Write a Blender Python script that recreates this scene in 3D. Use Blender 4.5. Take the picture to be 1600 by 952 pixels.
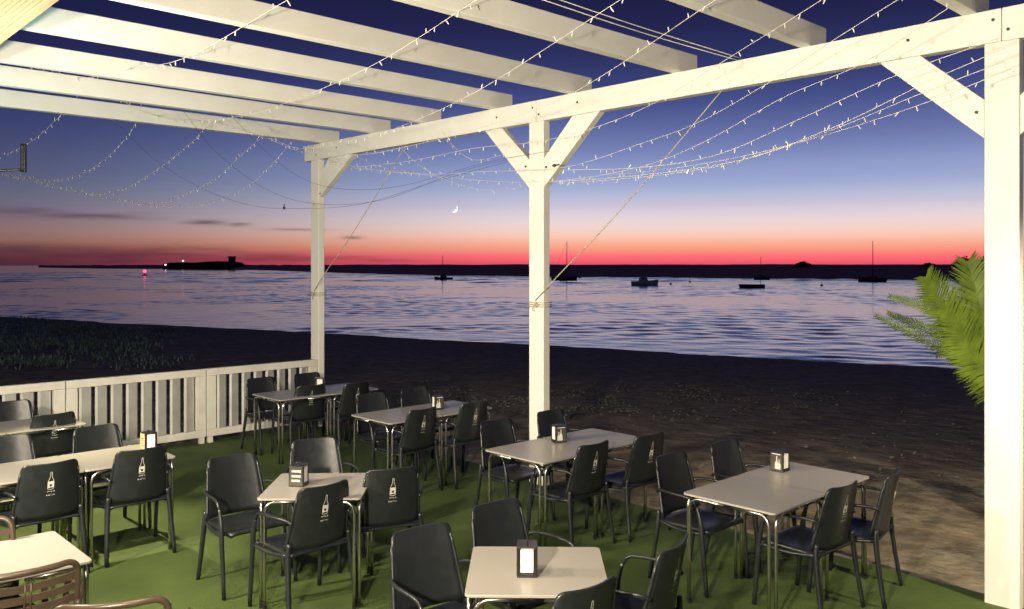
import bpy, bmesh, math, random
from mathutils import Vector, Matrix, noise

# ------------------------------------------------------------------ camera, sky, lamps, exposure
for o in list(bpy.data.objects): bpy.data.objects.remove(o)
scene = bpy.context.scene
COL = scene.collection
random.seed(7)
R = math.radians
CAMH = 2.25
FPX = 1328.0

cam_d = bpy.data.cameras.new('camera'); cam = bpy.data.objects.new('camera', cam_d); COL.objects.link(cam)
cam.location = (0, 0, CAMH); cam.rotation_euler = (R(90), 0, 0)
cam_d.sensor_width = 36.0; cam_d.lens = FPX / 1600 * 36.0
cam_d.shift_y = -61.0 / 1600.0
cam_d.clip_start = 0.05; cam_d.clip_end = 40000
scene.camera = cam

def lin(c, k=1.0):
    o = []
    for v in c:
        v = v / 255.0
        o.append((v / 12.92 if v <= 0.04045 else ((v + 0.055) / 1.055) ** 2.4) * k)
    return (o[0], o[1], o[2], 1.0)

world = bpy.data.worlds.new('World'); scene.world = world; world.use_nodes = True
wn = world.node_tree; wn.nodes.clear()
def WM(op, a, b=None, c=None, clamp=False):
    n = wn.nodes.new('ShaderNodeMath'); n.operation = op; n.use_clamp = clamp
    for i, v in enumerate((a, b, c)):
        if v is None: continue
        if isinstance(v, (int, float)): n.inputs[i].default_value = v
        else: wn.links.new(v, n.inputs[i])
    return n.outputs[0]
w_tc = wn.nodes.new('ShaderNodeTexCoord'); w_sep = wn.nodes.new('ShaderNodeSeparateXYZ')
wn.links.new(w_tc.outputs['Generated'], w_sep.inputs[0])
wx, wy, wz = w_sep.outputs
def wramp(stops, fac):
    r = wn.nodes.new('ShaderNodeValToRGB'); wn.links.new(fac, r.inputs[0])
    cr = r.color_ramp; cr.interpolation = 'LINEAR'
    while len(cr.elements) > 1: cr.elements.remove(cr.elements[0])
    cr.elements[0].position = stops[0][0]; cr.elements[0].color = lin(stops[0][1])
    for p, c in stops[1:]:
        e = cr.elements.new(p); e.color = lin(c)
    return r.outputs[0]
# elevation (sine of it) runs 0..1 over 0..0.6
w_el = WM('DIVIDE', wz, 0.6, clamp=True)
def stp(lst): return [(z / 0.6, c) for z, c in lst]
dusk_bright = wramp(stp([(0.0022, (236, 84, 104)), (0.0072, (252, 102, 116)), (0.0123, (253, 120, 118)), (0.0180, (252, 150, 130)), (0.0252, (250, 175, 148)), (0.0339, (252, 200, 180)), (0.0418, (244, 211, 200)), (0.0505, (236, 214, 214)), (0.0613, (220, 207, 218)), (0.0707, (201, 195, 216)), (0.0808, (182, 188, 215)), (0.0916, (163, 173, 211)), (0.1017, (151, 163, 206)), (0.1133, (142, 155, 199)), (0.1277, (124, 137, 187)), (0.1414, (111, 123, 175)), (0.1623, (91, 103, 157)), (0.1840, (72, 82, 139)), (0.2056, (58, 66, 120)), (0.2345, (46, 52, 99)), (0.2669, (36, 38, 80)), (0.2994, (29, 31, 68))] + [(0.42, (27, 30, 64)), (0.6, (26, 29, 60))]), w_el)
dusk_dim = wramp(stp([(0.0013, (66, 40, 56)), (0.0079, (84, 46, 54)), (0.0131, (102, 60, 64)), (0.0197, (122, 80, 74)), (0.0262, (138, 98, 92)), (0.0360, (138, 106, 106)), (0.0459, (128, 104, 112)), (0.0557, (114, 102, 120)), (0.0753, (94, 97, 120)), (0.1015, (78, 84, 116)), (0.1409, (60, 66, 110)), (0.1802, (45, 50, 96)), (0.2195, (36, 39, 82)), (0.2588, (29, 32, 70))] + [(0.42, (27, 30, 64)), (0.6, (26, 29, 60))]), w_el)
w_az = WM('ARCTAN2', wx, wy)                       # 0 straight ahead, positive to the right
w_f1 = wn.nodes.new('ShaderNodeMapRange'); w_f1.interpolation_type = 'SMOOTHSTEP'
wn.links.new(w_az, w_f1.inputs[0]); w_f1.inputs[1].default_value = -0.60; w_f1.inputs[2].default_value = 0.08
w_f2 = wn.nodes.new('ShaderNodeMapRange'); w_f2.interpolation_type = 'SMOOTHSTEP'
wn.links.new(w_az, w_f2.inputs[0]); w_f2.inputs[1].default_value = 1.6; w_f2.inputs[2].default_value = 0.45
w_fac = WM('MULTIPLY', w_f1.outputs[0], w_f2.outputs[0])
w_mix = wn.nodes.new('ShaderNodeMix'); w_mix.data_type = 'RGBA'
wn.links.new(w_fac, w_mix.inputs[0]); wn.links.new(dusk_dim, w_mix.inputs[6]); wn.links.new(dusk_bright, w_mix.inputs[7])
# thin dark cloud streaks low over the horizon
w_map = wn.nodes.new('ShaderNodeCombineXYZ')
wn.links.new(WM('MULTIPLY', w_az, 9.0), w_map.inputs[0]); wn.links.new(WM('MULTIPLY', wz, 75.0), w_map.inputs[1])
w_no = wn.nodes.new('ShaderNodeTexNoise'); wn.links.new(w_map.outputs[0], w_no.inputs['Vector'])
w_no.inputs['Scale'].default_value = 1.6; w_no.inputs['Detail'].default_value = 5.0
w_wob = WM('SUBTRACT', w_no.outputs[0], 0.5)
cl = None
for az, el, wa, we, k in [(-0.46, 0.052, 0.055, 0.0042, .55), (-0.345, 0.0475, 0.02, 0.0028, .65), (-0.312, 0.046, 0.012, 0.0022, .5),
                          (-0.247, 0.041, 0.03, 0.0016, .45), (-0.186, 0.032, 0.012, 0.0018, .6), (-0.42, 0.012, 0.13, 0.0075, .55),
                          (-0.53, 0.016, 0.08, 0.0055, .5), (-0.27, 0.0085, 0.11, 0.0045, .5), (-0.16, 0.006, 0.07, 0.002, .35),
                          (-0.53, 0.055, 0.05, 0.004, .35), (0.9, 0.03, 0.2, 0.008, .4)]:
    da = WM('DIVIDE', WM('SUBTRACT', WM('ADD', w_az, WM('MULTIPLY', w_wob, wa * 1.2)), az), wa)
    de = WM('DIVIDE', WM('SUBTRACT', WM('ADD', wz, WM('MULTIPLY', w_wob, we * 3.0)), el), we)
    g = WM('MULTIPLY', WM('EXPONENT', WM('MULTIPLY', WM('ADD', WM('MULTIPLY', da, da), WM('MULTIPLY', de, de)), -1.0)), k)
    cl = g if cl is None else WM('MAXIMUM', cl, g)
w_cm = wn.nodes.new('ShaderNodeMix'); w_cm.data_type = 'RGBA'
wn.links.new(cl, w_cm.inputs[0]); wn.links.new(w_mix.outputs[2], w_cm.inputs[6]); w_cm.inputs[7].default_value = lin((62, 34, 54))
w_bg = wn.nodes.new('ShaderNodeBackground'); w_bg.inputs['Strength'].default_value = 1.0
w_out = wn.nodes.new('ShaderNodeOutputWorld')
wn.links.new(w_cm.outputs[2], w_bg.inputs['Color']); wn.links.new(w_bg.outputs[0], w_out.inputs[0])

scene.view_settings.view_transform = 'Standard'; scene.view_settings.look = 'None'
scene.view_settings.exposure = 0.0; scene.view_settings.gamma = 1.0
scene.render.engine = 'CYCLES'
scene.cycles.max_bounces = 6; scene.cycles.use_denoising = True
scene.cycles.sample_clamp_indirect = 4.0

# terrace frame: U runs along the beam away from us, V runs out along the rafters to the sea
U = Vector((-0.68816, 0.72556)); V = Vector((0.72556, 0.68816))
ANG = math.atan2(V.y, V.x)              # grid rotation
def uv(u, v, z=0.0):
    p = U * u + V * v
    return Vector((p.x, p.y, z))

def lamp(name, loc, target, energy, color, size, spot=None, blend=0.6):
    if spot:
        d = bpy.data.lights.new(name, 'SPOT'); d.spot_size = R(spot); d.spot_blend = blend; d.shadow_soft_size = size
    else:
        d = bpy.data.lights.new(name, 'AREA'); d.shape = 'DISK'; d.size = size
    d.energy = energy; d.color = color
    o = bpy.data.objects.new(name, d); COL.objects.link(o); o.location = loc
    o.rotation_euler = (Vector(target) - Vector(loc)).to_track_quat('-Z', 'Y').to_euler()
    return o
WARM = (1.0, 0.86, 0.64)
lamp('terrace_or_added_lamp', uv(1.0, -0.6, 2.40), uv(3.0, 6.2, 2.6), 500, WARM, 0.22)
lamp('terrace_or_added_lamp', uv(5.8, -0.2, 2.25), uv(7.2, 6.2, 2.2), 285, WARM, 0.22)
lamp('terrace_or_added_lamp', uv(4.6, 0.5, 3.3), uv(5.2, 1.7, 0.5), 100, (1.0, 0.86, 0.58), 0.25)
lamp('terrace_or_added_lamp', uv(3.0, 1.25, 3.5), uv(3.4, 2.9, 0.5), 62, (1.0, 0.86, 0.60), 0.25)  # added fill lamp, brightens the near tables
lamp('terrace_or_added_lamp', uv(-0.6, 5.5, 2.9), uv(3.1, 7.5, -0.1), 820, (1.0, 0.84, 0.56), 0.10, spot=62, blend=1.0)
lamp('floodlight_beam', (-5.10, 8.93, 3.34), (-3.40, 7.20, 0.0), 1500, (1.0, 0.88, 0.45), 0.06, spot=34, blend=1.0)
lamp('cool_lamp', uv(5.6, 0.8, 2.9), uv(7.4, 3.0, 4.1), 24, (0.62, 1.0, 0.96), 0.25)
lamp('cool_lamp', uv(8.6, 0.9, 3.0), uv(9.6, 3.0, 4.1), 20, (0.60, 1.0, 0.97), 0.25)

# ------------------------------------------------------------------ helpers
def tag(o, label=None, cat=None, group=None, kind=None):
    if label: o['label'] = label
    if cat: o['category'] = cat
    if group: o['group'] = group
    if kind: o['kind'] = kind
    return o
def empty(name, loc=(0, 0, 0), rz=0.0):
    o = bpy.data.objects.new(name, None); COL.objects.link(o)
    o.location = loc; o.rotation_euler = (0, 0, rz); o.empty_display_size = 0.1
    return o
def build(name, bm, mat, parent=None, smooth=False, loc=None, rz=None, bevel=None):
    bmesh.ops.recalc_face_normals(bm, faces=bm.faces)
    me = bpy.data.meshes.new(name); bm.to_mesh(me); bm.free()
    if smooth:
        for p in me.polygons: p.use_smooth = True
    for m in (mat if isinstance(mat, (list, tuple)) else [mat]): me.materials.append(m)
    o = bpy.data.objects.new(name, me); COL.objects.link(o)
    if parent: o.parent = parent
    if loc is not None: o.location = loc
    if rz is not None: o.rotation_euler = (0, 0, rz)
    if bevel:
        b = o.modifiers.new('bevel', 'BEVEL'); b.width = bevel; b.segments = 2; b.limit_method = 'ANGLE'; b.angle_limit = R(40)
    return o
def kids(o): return [c for c in bpy.data.objects if c.parent is o]
KID = {}
def copy_tree(o, parent=None):
    if o.name not in KID: KID[o.name] = kids(o)
    c = o.copy(); COL.objects.link(c)
    if parent: c.parent = parent
    for ch in KID[o.name]: copy_tree(ch, c)
    return c
def box(bm, c, s, M=None):
    hx, hy, hz = s[0] / 2, s[1] / 2, s[2] / 2
    vs = []
    for dx, dy, dz in [(-1,-1,-1),(1,-1,-1),(1,1,-1),(-1,1,-1),(-1,-1,1),(1,-1,1),(1,1,1),(-1,1,1)]:
        p = Vector((dx * hx, dy * hy, dz * hz))
        if M: p = M @ p
        vs.append(bm.verts.new(Vector(c) + p))
    fs = []
    for f in [(0,3,2,1),(4,5,6,7),(0,1,5,4),(1,2,6,5),(2,3,7,6),(3,0,4,7)]:
        fs.append(bm.faces.new([vs[i] for i in f]))
    return fs
def prism(bm, poly, d):
    """poly: list of Vector; extruded by vector d"""
    a = [bm.verts.new(p) for p in poly]; b = [bm.verts.new(p + d) for p in poly]
    n = len(poly)
    bm.faces.new(a[::-1]); bm.faces.new(b)
    for i in range(n): bm.faces.new([a[i], a[(i+1) % n], b[(i+1) % n], b[i]])
def tube(bm, pts, rad, seg=8, flat=1.0, cap=True):
    pts = [Vector(p) for p in pts]
    if isinstance(rad, (int, float)): rad = [rad] * len(pts)
    rings = []; n0 = None
    for i, p in enumerate(pts):
        t = (pts[min(i+1, len(pts)-1)] - pts[max(i-1, 0)]).normalized()
        if n0 is None:
            n0 = Vector((0, 0, 1)).cross(t)
            if n0.length < 0.1: n0 = Vector((1, 0, 0)).cross(t)
            n0.normalize()
        n0 = (n0 - t * n0.dot(t)).normalized(); b = t.cross(n0)
        rings.append([bm.verts.new(p + (n0 * math.cos(2*math.pi*k/seg) + b * (math.sin(2*math.pi*k/seg) * flat)) * rad[i]) for k in range(seg)])
    for a, b in zip(rings, rings[1:]):
        for k in range(seg): bm.faces.new([a[k], a[(k+1) % seg], b[(k+1) % seg], b[k]])
    if cap:
        bm.faces.new(rings[0][::-1]); bm.faces.new(rings[-1])
def crom(pts, n=6):
    pts = [Vector(p) for p in pts]; out = []
    P = [pts[0] * 2 - pts[1]] + pts + [pts[-1] * 2 - pts[-2]]
    for i in range(1, len(P) - 2):
        for k in range(n):
            t = k / n; a, b, c, d = P[i-1], P[i], P[i+1], P[i+2]
            out.append(0.5 * ((2*b) + (c-a)*t + (2*a-5*b+4*c-d)*t*t + (3*b-a-3*c+d)*t**3))
    out.append(pts[-1])
    return out
def arc_corner(a, b, c, r, n=6):
    """round the corner at b between a and c"""
    a, b, c = Vector(a), Vector(b), Vector(c)
    p = b + (a-b).normalized() * r; q = b + (c-b).normalized() * r
    return [(p*(1-t)**2 + b*2*t*(1-t) + q*t*t) for t in [k/n for k in range(n+1)]]

# ------------------------------------------------------------------ materials
def mat(name, base, rough=0.5, metal=0.0, var=0.0, vscale=6.0, bump=0.0, bscale=40.0, base2=None, spec=0.5, detail=5.0, dist=0.01, rvar=0.0, stretch=None):
    m = bpy.data.materials.new(name); m.use_nodes = True; nt = m.node_tree
    b = nt.nodes['Principled BSDF']; b.inputs['Roughness'].default_value = rough; b.inputs['Metallic'].default_value = metal
    b.inputs['Base Color'].default_value = (*base, 1); b.inputs['Specular IOR Level'].default_value = spec
    tc = nt.nodes.new('ShaderNodeTexCoord'); vec = tc.outputs['Object']
    if stretch:
        mp = nt.nodes.new('ShaderNodeMapping'); mp.inputs['Scale'].default_value = stretch; nt.links.new(vec, mp.inputs[0]); vec = mp.outputs[0]
    if var or base2 or rvar:
        n = nt.nodes.new('ShaderNodeTexNoise'); n.inputs['Scale'].default_value = vscale; n.inputs['Detail'].default_value = detail
        n.inputs['Roughness'].default_value = 0.6
        nt.links.new(vec, n.inputs['Vector'])
        r = nt.nodes.new('ShaderNodeValToRGB'); r.color_ramp.elements[0].position = 0.32; r.color_ramp.elements[1].position = 0.68
        c2 = base2 if base2 else tuple(v * (1 - var) for v in base)
        r.color_ramp.elements[0].color = (*c2, 1); r.color_ramp.elements[1].color = (*base, 1)
        nt.links.new(n.outputs[0], r.inputs[0]); nt.links.new(r.outputs[0], b.inputs['Base Color'])
        if rvar:
            mr = nt.nodes.new('ShaderNodeMapRange'); mr.inputs[3].default_value = rough - rvar; mr.inputs[4].default_value = rough + rvar
            mr.inputs[1].default_value = .3; mr.inputs[2].default_value = .7
            nt.links.new(n.outputs[0], mr.inputs[0]); nt.links.new(mr.outputs[0], b.inputs['Roughness'])
    if bump:
        n2 = nt.nodes.new('ShaderNodeTexNoise'); n2.inputs['Scale'].default_value = bscale; n2.inputs['Detail'].default_value = 4
        nt.links.new(vec, n2.inputs['Vector'])
        bp = nt.nodes.new('ShaderNodeBump'); bp.inputs['Strength'].default_value = bump; bp.inputs['Distance'].default_value = dist
        nt.links.new(n2.outputs[0], bp.inputs['Height']); nt.links.new(bp.outputs[0], b.inputs['Normal'])
    return m
def emis(name, col, strength):
    m = bpy.data.materials.new(name); m.use_nodes = True; b = m.node_tree.nodes['Principled BSDF']
    b.inputs['Base Color'].default_value = (0, 0, 0, 1); b.inputs['Emission Color'].default_value = (*col, 1); b.inputs['Emission Strength'].default_value = strength
    return m
M_WOOD = mat('white_painted_wood', (0.81, 0.79, 0.75), 0.5, var=0.10, base2=(0.76, 0.73, 0.68), vscale=3.0, bump=0.25, bscale=60, dist=0.004)
M_RAFT = mat('white_painted_rafter', (0.78, 0.77, 0.73), 0.6, base2=(0.70, 0.68, 0.63), vscale=2.2, bump=0.3, bscale=50, dist=0.004)
M_FENCE = mat('cream_fence_paint', (0.78, 0.75, 0.69), 0.55, base2=(0.66, 0.62, 0.56), vscale=5.0, bump=0.2, bscale=60, dist=0.003)
M_SLAT = mat('grey_slat_paint', (0.66, 0.65, 0.62), 0.6, base2=(0.52, 0.51, 0.48), vscale=4.0, bump=0.25, bscale=50, dist=0.003)  # slats greyer than the rails, mottled by noise
M_ROOF = mat('varnished_ribbed_ceiling', (0.34, 0.27, 0.17), 0.5, base2=(0.30, 0.23, 0.14), vscale=4.0, bump=0.2, bscale=30)
M_PLAS = mat('dark_grey_plastic', (0.016, 0.019, 0.022), 0.36, base2=(0.012, 0.0145, 0.017), vscale=14, bump=0.08, bscale=350, dist=0.001, rvar=0.06)
M_BRONZE = mat('bronze_brown_plastic', (0.075, 0.052, 0.036), 0.30, base2=(0.055, 0.038, 0.026), vscale=14)
M_TOP = mat('taupe_laminate', (0.34, 0.318, 0.290), 0.30, base2=(0.325, 0.303, 0.276), vscale=2.0, bump=0.03, bscale=500, dist=0.0005, detail=3.0)
M_EDGE = mat('dark_laminate_edge', (0.10, 0.085, 0.07), 0.5)
M_STEEL = mat('brushed_tube', (0.62, 0.61, 0.58), 0.24, metal=1.0, base2=(0.58, 0.57, 0.54), vscale=3, detail=1.0)
M_PRINT = mat('white_print', (0.62, 0.62, 0.58), 0.6, base2=(0.50, 0.50, 0.46), vscale=60)
M_BLACK = mat('black_metal', (0.018, 0.017, 0.017), 0.3, base2=(0.012, 0.011, 0.011), vscale=30)
M_PAPER = mat('white_paper', (0.86, 0.85, 0.82), 0.8, base2=(0.80, 0.79, 0.76), vscale=90)
M_FACE = mat('dim_steel_face', (0.16, 0.15, 0.13), 0.25, metal=0.6, base2=(0.12, 0.11, 0.10), vscale=30)
M_GOLD = mat('straw_label', (0.62, 0.48, 0.24), 0.6, base2=(0.5, 0.38, 0.18), vscale=40)
M_ROPE = mat('pale_rope', (0.50, 0.44, 0.34), 0.9, base2=(0.38, 0.33, 0.26), vscale=80)
M_WIRE = mat('translucent_wire', (0.72, 0.68, 0.60), 0.5, base2=(0.6, 0.56, 0.5), vscale=50)
M_DWIRE = mat('dark_wire', (0.06, 0.05, 0.05), 0.6)
M_BULB = mat('unlit_bulb', (0.82, 0.80, 0.76), 0.25, base2=(0.76, 0.74, 0.70), vscale=50)
M_KERB = mat('grey_concrete', (0.26, 0.23, 0.20), 0.9, base2=(0.17, 0.15, 0.13), vscale=6, bump=0.6, bscale=40)
M_HULLD = mat('dull_hull', (0.42, 0.62, 0.58), 0.6, base2=(0.34, 0.52, 0.50), vscale=1)
M_HULLB = mat('dark_hull', (0.05, 0.055, 0.07), 0.6, base2=(0.035, 0.04, 0.05), vscale=1)
M_MAST = mat('mast_metal', (0.06, 0.05, 0.055), 0.5)
M_GLASS = mat('boat_window', (0.01, 0.012, 0.016), 0.1)
M_LAND = mat('haze_tinted_land', (0.36, 0.25, 0.23), 1.0, base2=(0.46, 0.24, 0.24), vscale=0.02, spec=0.0)  # reddish lift of distant haze is mixed into the land's base colour
M_FORT = mat('old_stone', (0.03, 0.026, 0.03), 1.0, base2=(0.02, 0.018, 0.022), vscale=0.2, spec=0.0)
M_TREE = mat('dark_foliage', (0.030, 0.022, 0.022), 1.0, base2=(0.015, 0.012, 0.012), vscale=0.5, spec=0.0)
M_MOON = emis('moonlight', (1.0, 0.97, 0.90), 1.4)
M_REDL = emis('red_beacon_light', (1.0, 0.05, 0.12), 5)
M_WHL = emis('white_far_light', (1.0, 0.85, 0.80), 5)
M_TRUNK = mat('palm_trunk', (0.12, 0.085, 0.05), 0.95, base2=(0.06, 0.04, 0.025), vscale=12, bump=1.0, bscale=30, dist=0.02)

def leaf_mat(name, a, b, trans=0.35):
    m = bpy.data.materials.new(name); m.use_nodes = True; nt = m.node_tree
    p = nt.nodes['Principled BSDF']; out = nt.nodes['Material Output']
    oi = nt.nodes.new('ShaderNodeTexCoord'); n = nt.nodes.new('ShaderNodeTexNoise'); n.inputs['Scale'].default_value = 7; n.inputs['Detail'].default_value = 4
    nt.links.new(oi.outputs['Object'], n.inputs['Vector'])
    r = nt.nodes.new('ShaderNodeValToRGB'); r.color_ramp.elements[0].position = .35; r.color_ramp.elements[1].position = .65
    r.color_ramp.elements[0].color = (*a, 1); r.color_ramp.elements[1].color = (*b, 1)
    nt.links.new(n.outputs[0], r.inputs[0]); nt.links.new(r.outputs[0], p.inputs['Base Color'])
    p.inputs['Roughness'].default_value = 0.5
    t = nt.nodes.new('ShaderNodeBsdfTranslucent'); nt.links.new(r.outputs[0], t.inputs[0])
    mx = nt.nodes.new('ShaderNodeMixShader'); mx.inputs[0].default_value = trans
    nt.links.new(p.outputs[0], mx.inputs[1]); nt.links.new(t.outputs[0], mx.inputs[2]); nt.links.new(mx.outputs[0], out.inputs[0])
    return m
M_PALM = leaf_mat('palm_leaf', (0.11, 0.17, 0.020), (0.20, 0.29, 0.035))
M_SCRUB = leaf_mat('scrub_leaf', (0.10, 0.15, 0.12), (0.19, 0.26, 0.21), 0.1)

# artificial turf
def turf_mat():
    m = bpy.data.materials.new('artificial_turf'); m.use_nodes = True; nt = m.node_tree; b = nt.nodes['Principled BSDF']
    b.inputs['Roughness'].default_value = 0.75; b.inputs['Specular IOR Level'].default_value = 0.25
    tc = nt.nodes.new('ShaderNodeTexCoord')
    n1 = nt.nodes.new('ShaderNodeTexNoise'); n1.inputs['Scale'].default_value = 1.3; n1.inputs['Detail'].default_value = 6; nt.links.new(tc.outputs['Object'], n1.inputs['Vector'])
    n2 = nt.nodes.new('ShaderNodeTexNoise'); n2.inputs['Scale'].default_value = 160; n2.inputs['Detail'].default_value = 3; nt.links.new(tc.outputs['Object'], n2.inputs['Vector'])
    r1 = nt.nodes.new('ShaderNodeValToRGB'); r1.color_ramp.elements[0].position = .3; r1.color_ramp.elements[1].position = .7
    r1.color_ramp.elements[0].color = (0.060, 0.094, 0.028, 1); r1.color_ramp.elements[1].color = (0.100, 0.152, 0.040, 1)
    r2 = nt.nodes.new('ShaderNodeValToRGB'); r2.color_ramp.elements[0].position = .3; r2.color_ramp.elements[1].position = .7
    r2.color_ramp.elements[0].color = (0.45, 0.45, 0.45, 1); r2.color_ramp.elements[1].color = (1.25, 1.25, 1.15, 1)
    nt.links.new(n1.outputs[0], r1.inputs[0]); nt.links.new(n2.outputs[0], r2.inputs[0])
    mx = nt.nodes.new('ShaderNodeMix'); mx.data_type = 'RGBA'; mx.blend_type = 'MULTIPLY'; mx.inputs[0].default_value = 0.9
    nt.links.new(r1.outputs[0], mx.inputs[6]); nt.links.new(r2.outputs[0], mx.inputs[7]); nt.links.new(mx.outputs[2], b.inputs['Base Color'])
    ad = nt.nodes.new('ShaderNodeMath'); ad.operation = 'MULTIPLY_ADD'; ad.inputs[1].default_value = 1.5
    nt.links.new(n1.outputs[0], ad.inputs[0]); nt.links.new(n2.outputs[0], ad.inputs[2])
    bp = nt.nodes.new('ShaderNodeBump'); bp.inputs['Strength'].default_value = 0.8; bp.inputs['Distance'].default_value = 0.012
    nt.links.new(ad.outputs[0], bp.inputs['Height']); nt.links.new(bp.outputs[0], b.inputs['Normal'])
    return m
M_TURF = turf_mat()

def sand_mat():
    m = bpy.data.materials.new('beach_sand'); m.use_nodes = True; nt = m.node_tree; b = nt.nodes['Principled BSDF']
    b.inputs['Roughness'].default_value = 0.95; b.inputs['Specular IOR Level'].default_value = 0.1
    tc = nt.nodes.new('ShaderNodeTexCoord'); vec = tc.outputs['Object']
    def N(s, d=5, r=.6):
        n = nt.nodes.new('ShaderNodeTexNoise'); n.inputs['Scale'].default_value = s; n.inputs['Detail'].default_value = d; n.inputs['Roughness'].default_value = r
        nt.links.new(vec, n.inputs['Vector']); return n.outputs[0]
    def ramp(f, p0, c0, p1, c1):
        r = nt.nodes.new('ShaderNodeValToRGB'); r.color_ramp.elements[0].position = p0; r.color_ramp.elements[1].position = p1
        r.color_ramp.elements[0].color = (*c0, 1); r.color_ramp.elements[1].color = (*c1, 1); nt.links.new(f, r.inputs[0]); return r.outputs[0]
    c1 = ramp(N(2.6), .35, (0.17, 0.135, 0.10), .68, (0.36, 0.295, 0.215))
    weed = ramp(N(0.35, 8, .7), .50, (0, 0, 0), .60, (1, 1, 1))
    c2 = ramp(N(5.0, 6, .75), .42, (0.10, 0.095, 0.07), .62, (0.34, 0.33, 0.27))
    mx = nt.nodes.new('ShaderNodeMix'); mx.data_type = 'RGBA'
    ml = nt.nodes.new('ShaderNodeMath'); ml.operation = 'MULTIPLY'; ml.inputs[1].default_value = 0.6
    nt.links.new(weed, ml.inputs[0]); nt.links.new(ml.outputs[0], mx.inputs[0]); nt.links.new(c1, mx.inputs[6]); nt.links.new(c2, mx.inputs[7])
    nt.links.new(mx.outputs[2], b.inputs['Base Color'])
    bp = nt.nodes.new('ShaderNodeBump'); bp.inputs['Strength'].default_value = 1.0; bp.inputs['Distance'].default_value = 0.09
    nt.links.new(N(2.6, 6, .55), bp.inputs['Height']); nt.links.new(bp.outputs[0], b.inputs['Normal'])
    return m
M_SAND = sand_mat()

def water_mat():
    m = bpy.data.materials.new('estuary_water'); m.use_nodes = True; nt = m.node_tree; b = nt.nodes['Principled BSDF']
    b.inputs['Base Color'].default_value = (0.012, 0.014, 0.03, 1); b.inputs['IOR'].default_value = 1.33
    tc = nt.nodes.new('ShaderNodeTexCoord'); vec = tc.outputs['Object']
    def N(s, d, st, di=0.0):
        mp = nt.nodes.new('ShaderNodeMapping'); mp.inputs['Scale'].default_value = st; mp.inputs['Rotation'].default_value = (0, 0, R(20)); nt.links.new(vec, mp.inputs[0])
        n = nt.nodes.new('ShaderNodeTexNoise'); n.inputs['Scale'].default_value = s; n.inputs['Detail'].default_value = d; n.inputs['Distortion'].default_value = di; nt.links.new(mp.outputs[0], n.inputs['Vector']); return n.outputs[0]
    b.inputs['Roughness'].default_value = 0.12
    bp = nt.nodes.new('ShaderNodeBump'); bp.inputs['Distance'].default_value = 0.03; bp.inputs['Strength'].default_value = 0.5
    nt.links.new(N(1.6, 3, (1, 1, 1)), bp.inputs['Height']); nt.links.new(bp.outputs[0], b.inputs['Normal'])
    return m
M_WATER = water_mat()

# ------------------------------------------------------------------ ground, water, far land
WZ = -1.85
def ground_z(x, y):
    s = 0.5 * x + 0.865 * y
    t = min(max((s - 9.5) / 29.5, 0), 1)
    z = -0.09 - 1.76 * (t * t * (3 - 2 * t) * 0.45 + t * 0.55)
    if s > 38: z -= (s - 38) * 0.09
    # low dune to the left
    d = math.exp(-(((x + 26) / 13.0) ** 2) - (((y - 33) / 15.0) ** 2))
    z += 0.62 * d * (0.85 + 0.5 * noise.noise(Vector((x * .16, y * .16, 3))))
    k = min(max((s - 8) / 6, 0), 1)
    z += 0.16 * k * noise.noise(Vector((x * .13, y * .13, 0))) * (1 if s < 36 else max(0, 1 - (s - 36) / 4))
    z += 0.035 * k * noise.noise(Vector((x * .8, y * .8, 7)))
    z = min(z, -0.06) if (x - 0) ** 2 + y ** 2 < 196 else z
    return z
bm = bmesh.new()
xs = [-140, -110, -85, -68, -56] + [-48 + i * 0.8 for i in range(96)] + [30, 34, 40, 48, 60, 80, 110, 140]
ys = [-30, -15, -5, 0] + [2 + i * 0.7 for i in range(100)] + [74, 82, 95, 120, 160]
grid = [[bm.verts.new((x, y, ground_z(x, y))) for x in xs] for y in ys]
for j in range(len(ys) - 1):
    for i in range(len(xs) - 1):
        bm.faces.new([grid[j][i], grid[j][i+1], grid[j+1][i+1], grid[j+1][i]])
tag(build('sand', bm, M_SAND, smooth=True), 'dark sandy beach sloping down to the water', kind='structure')

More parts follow.
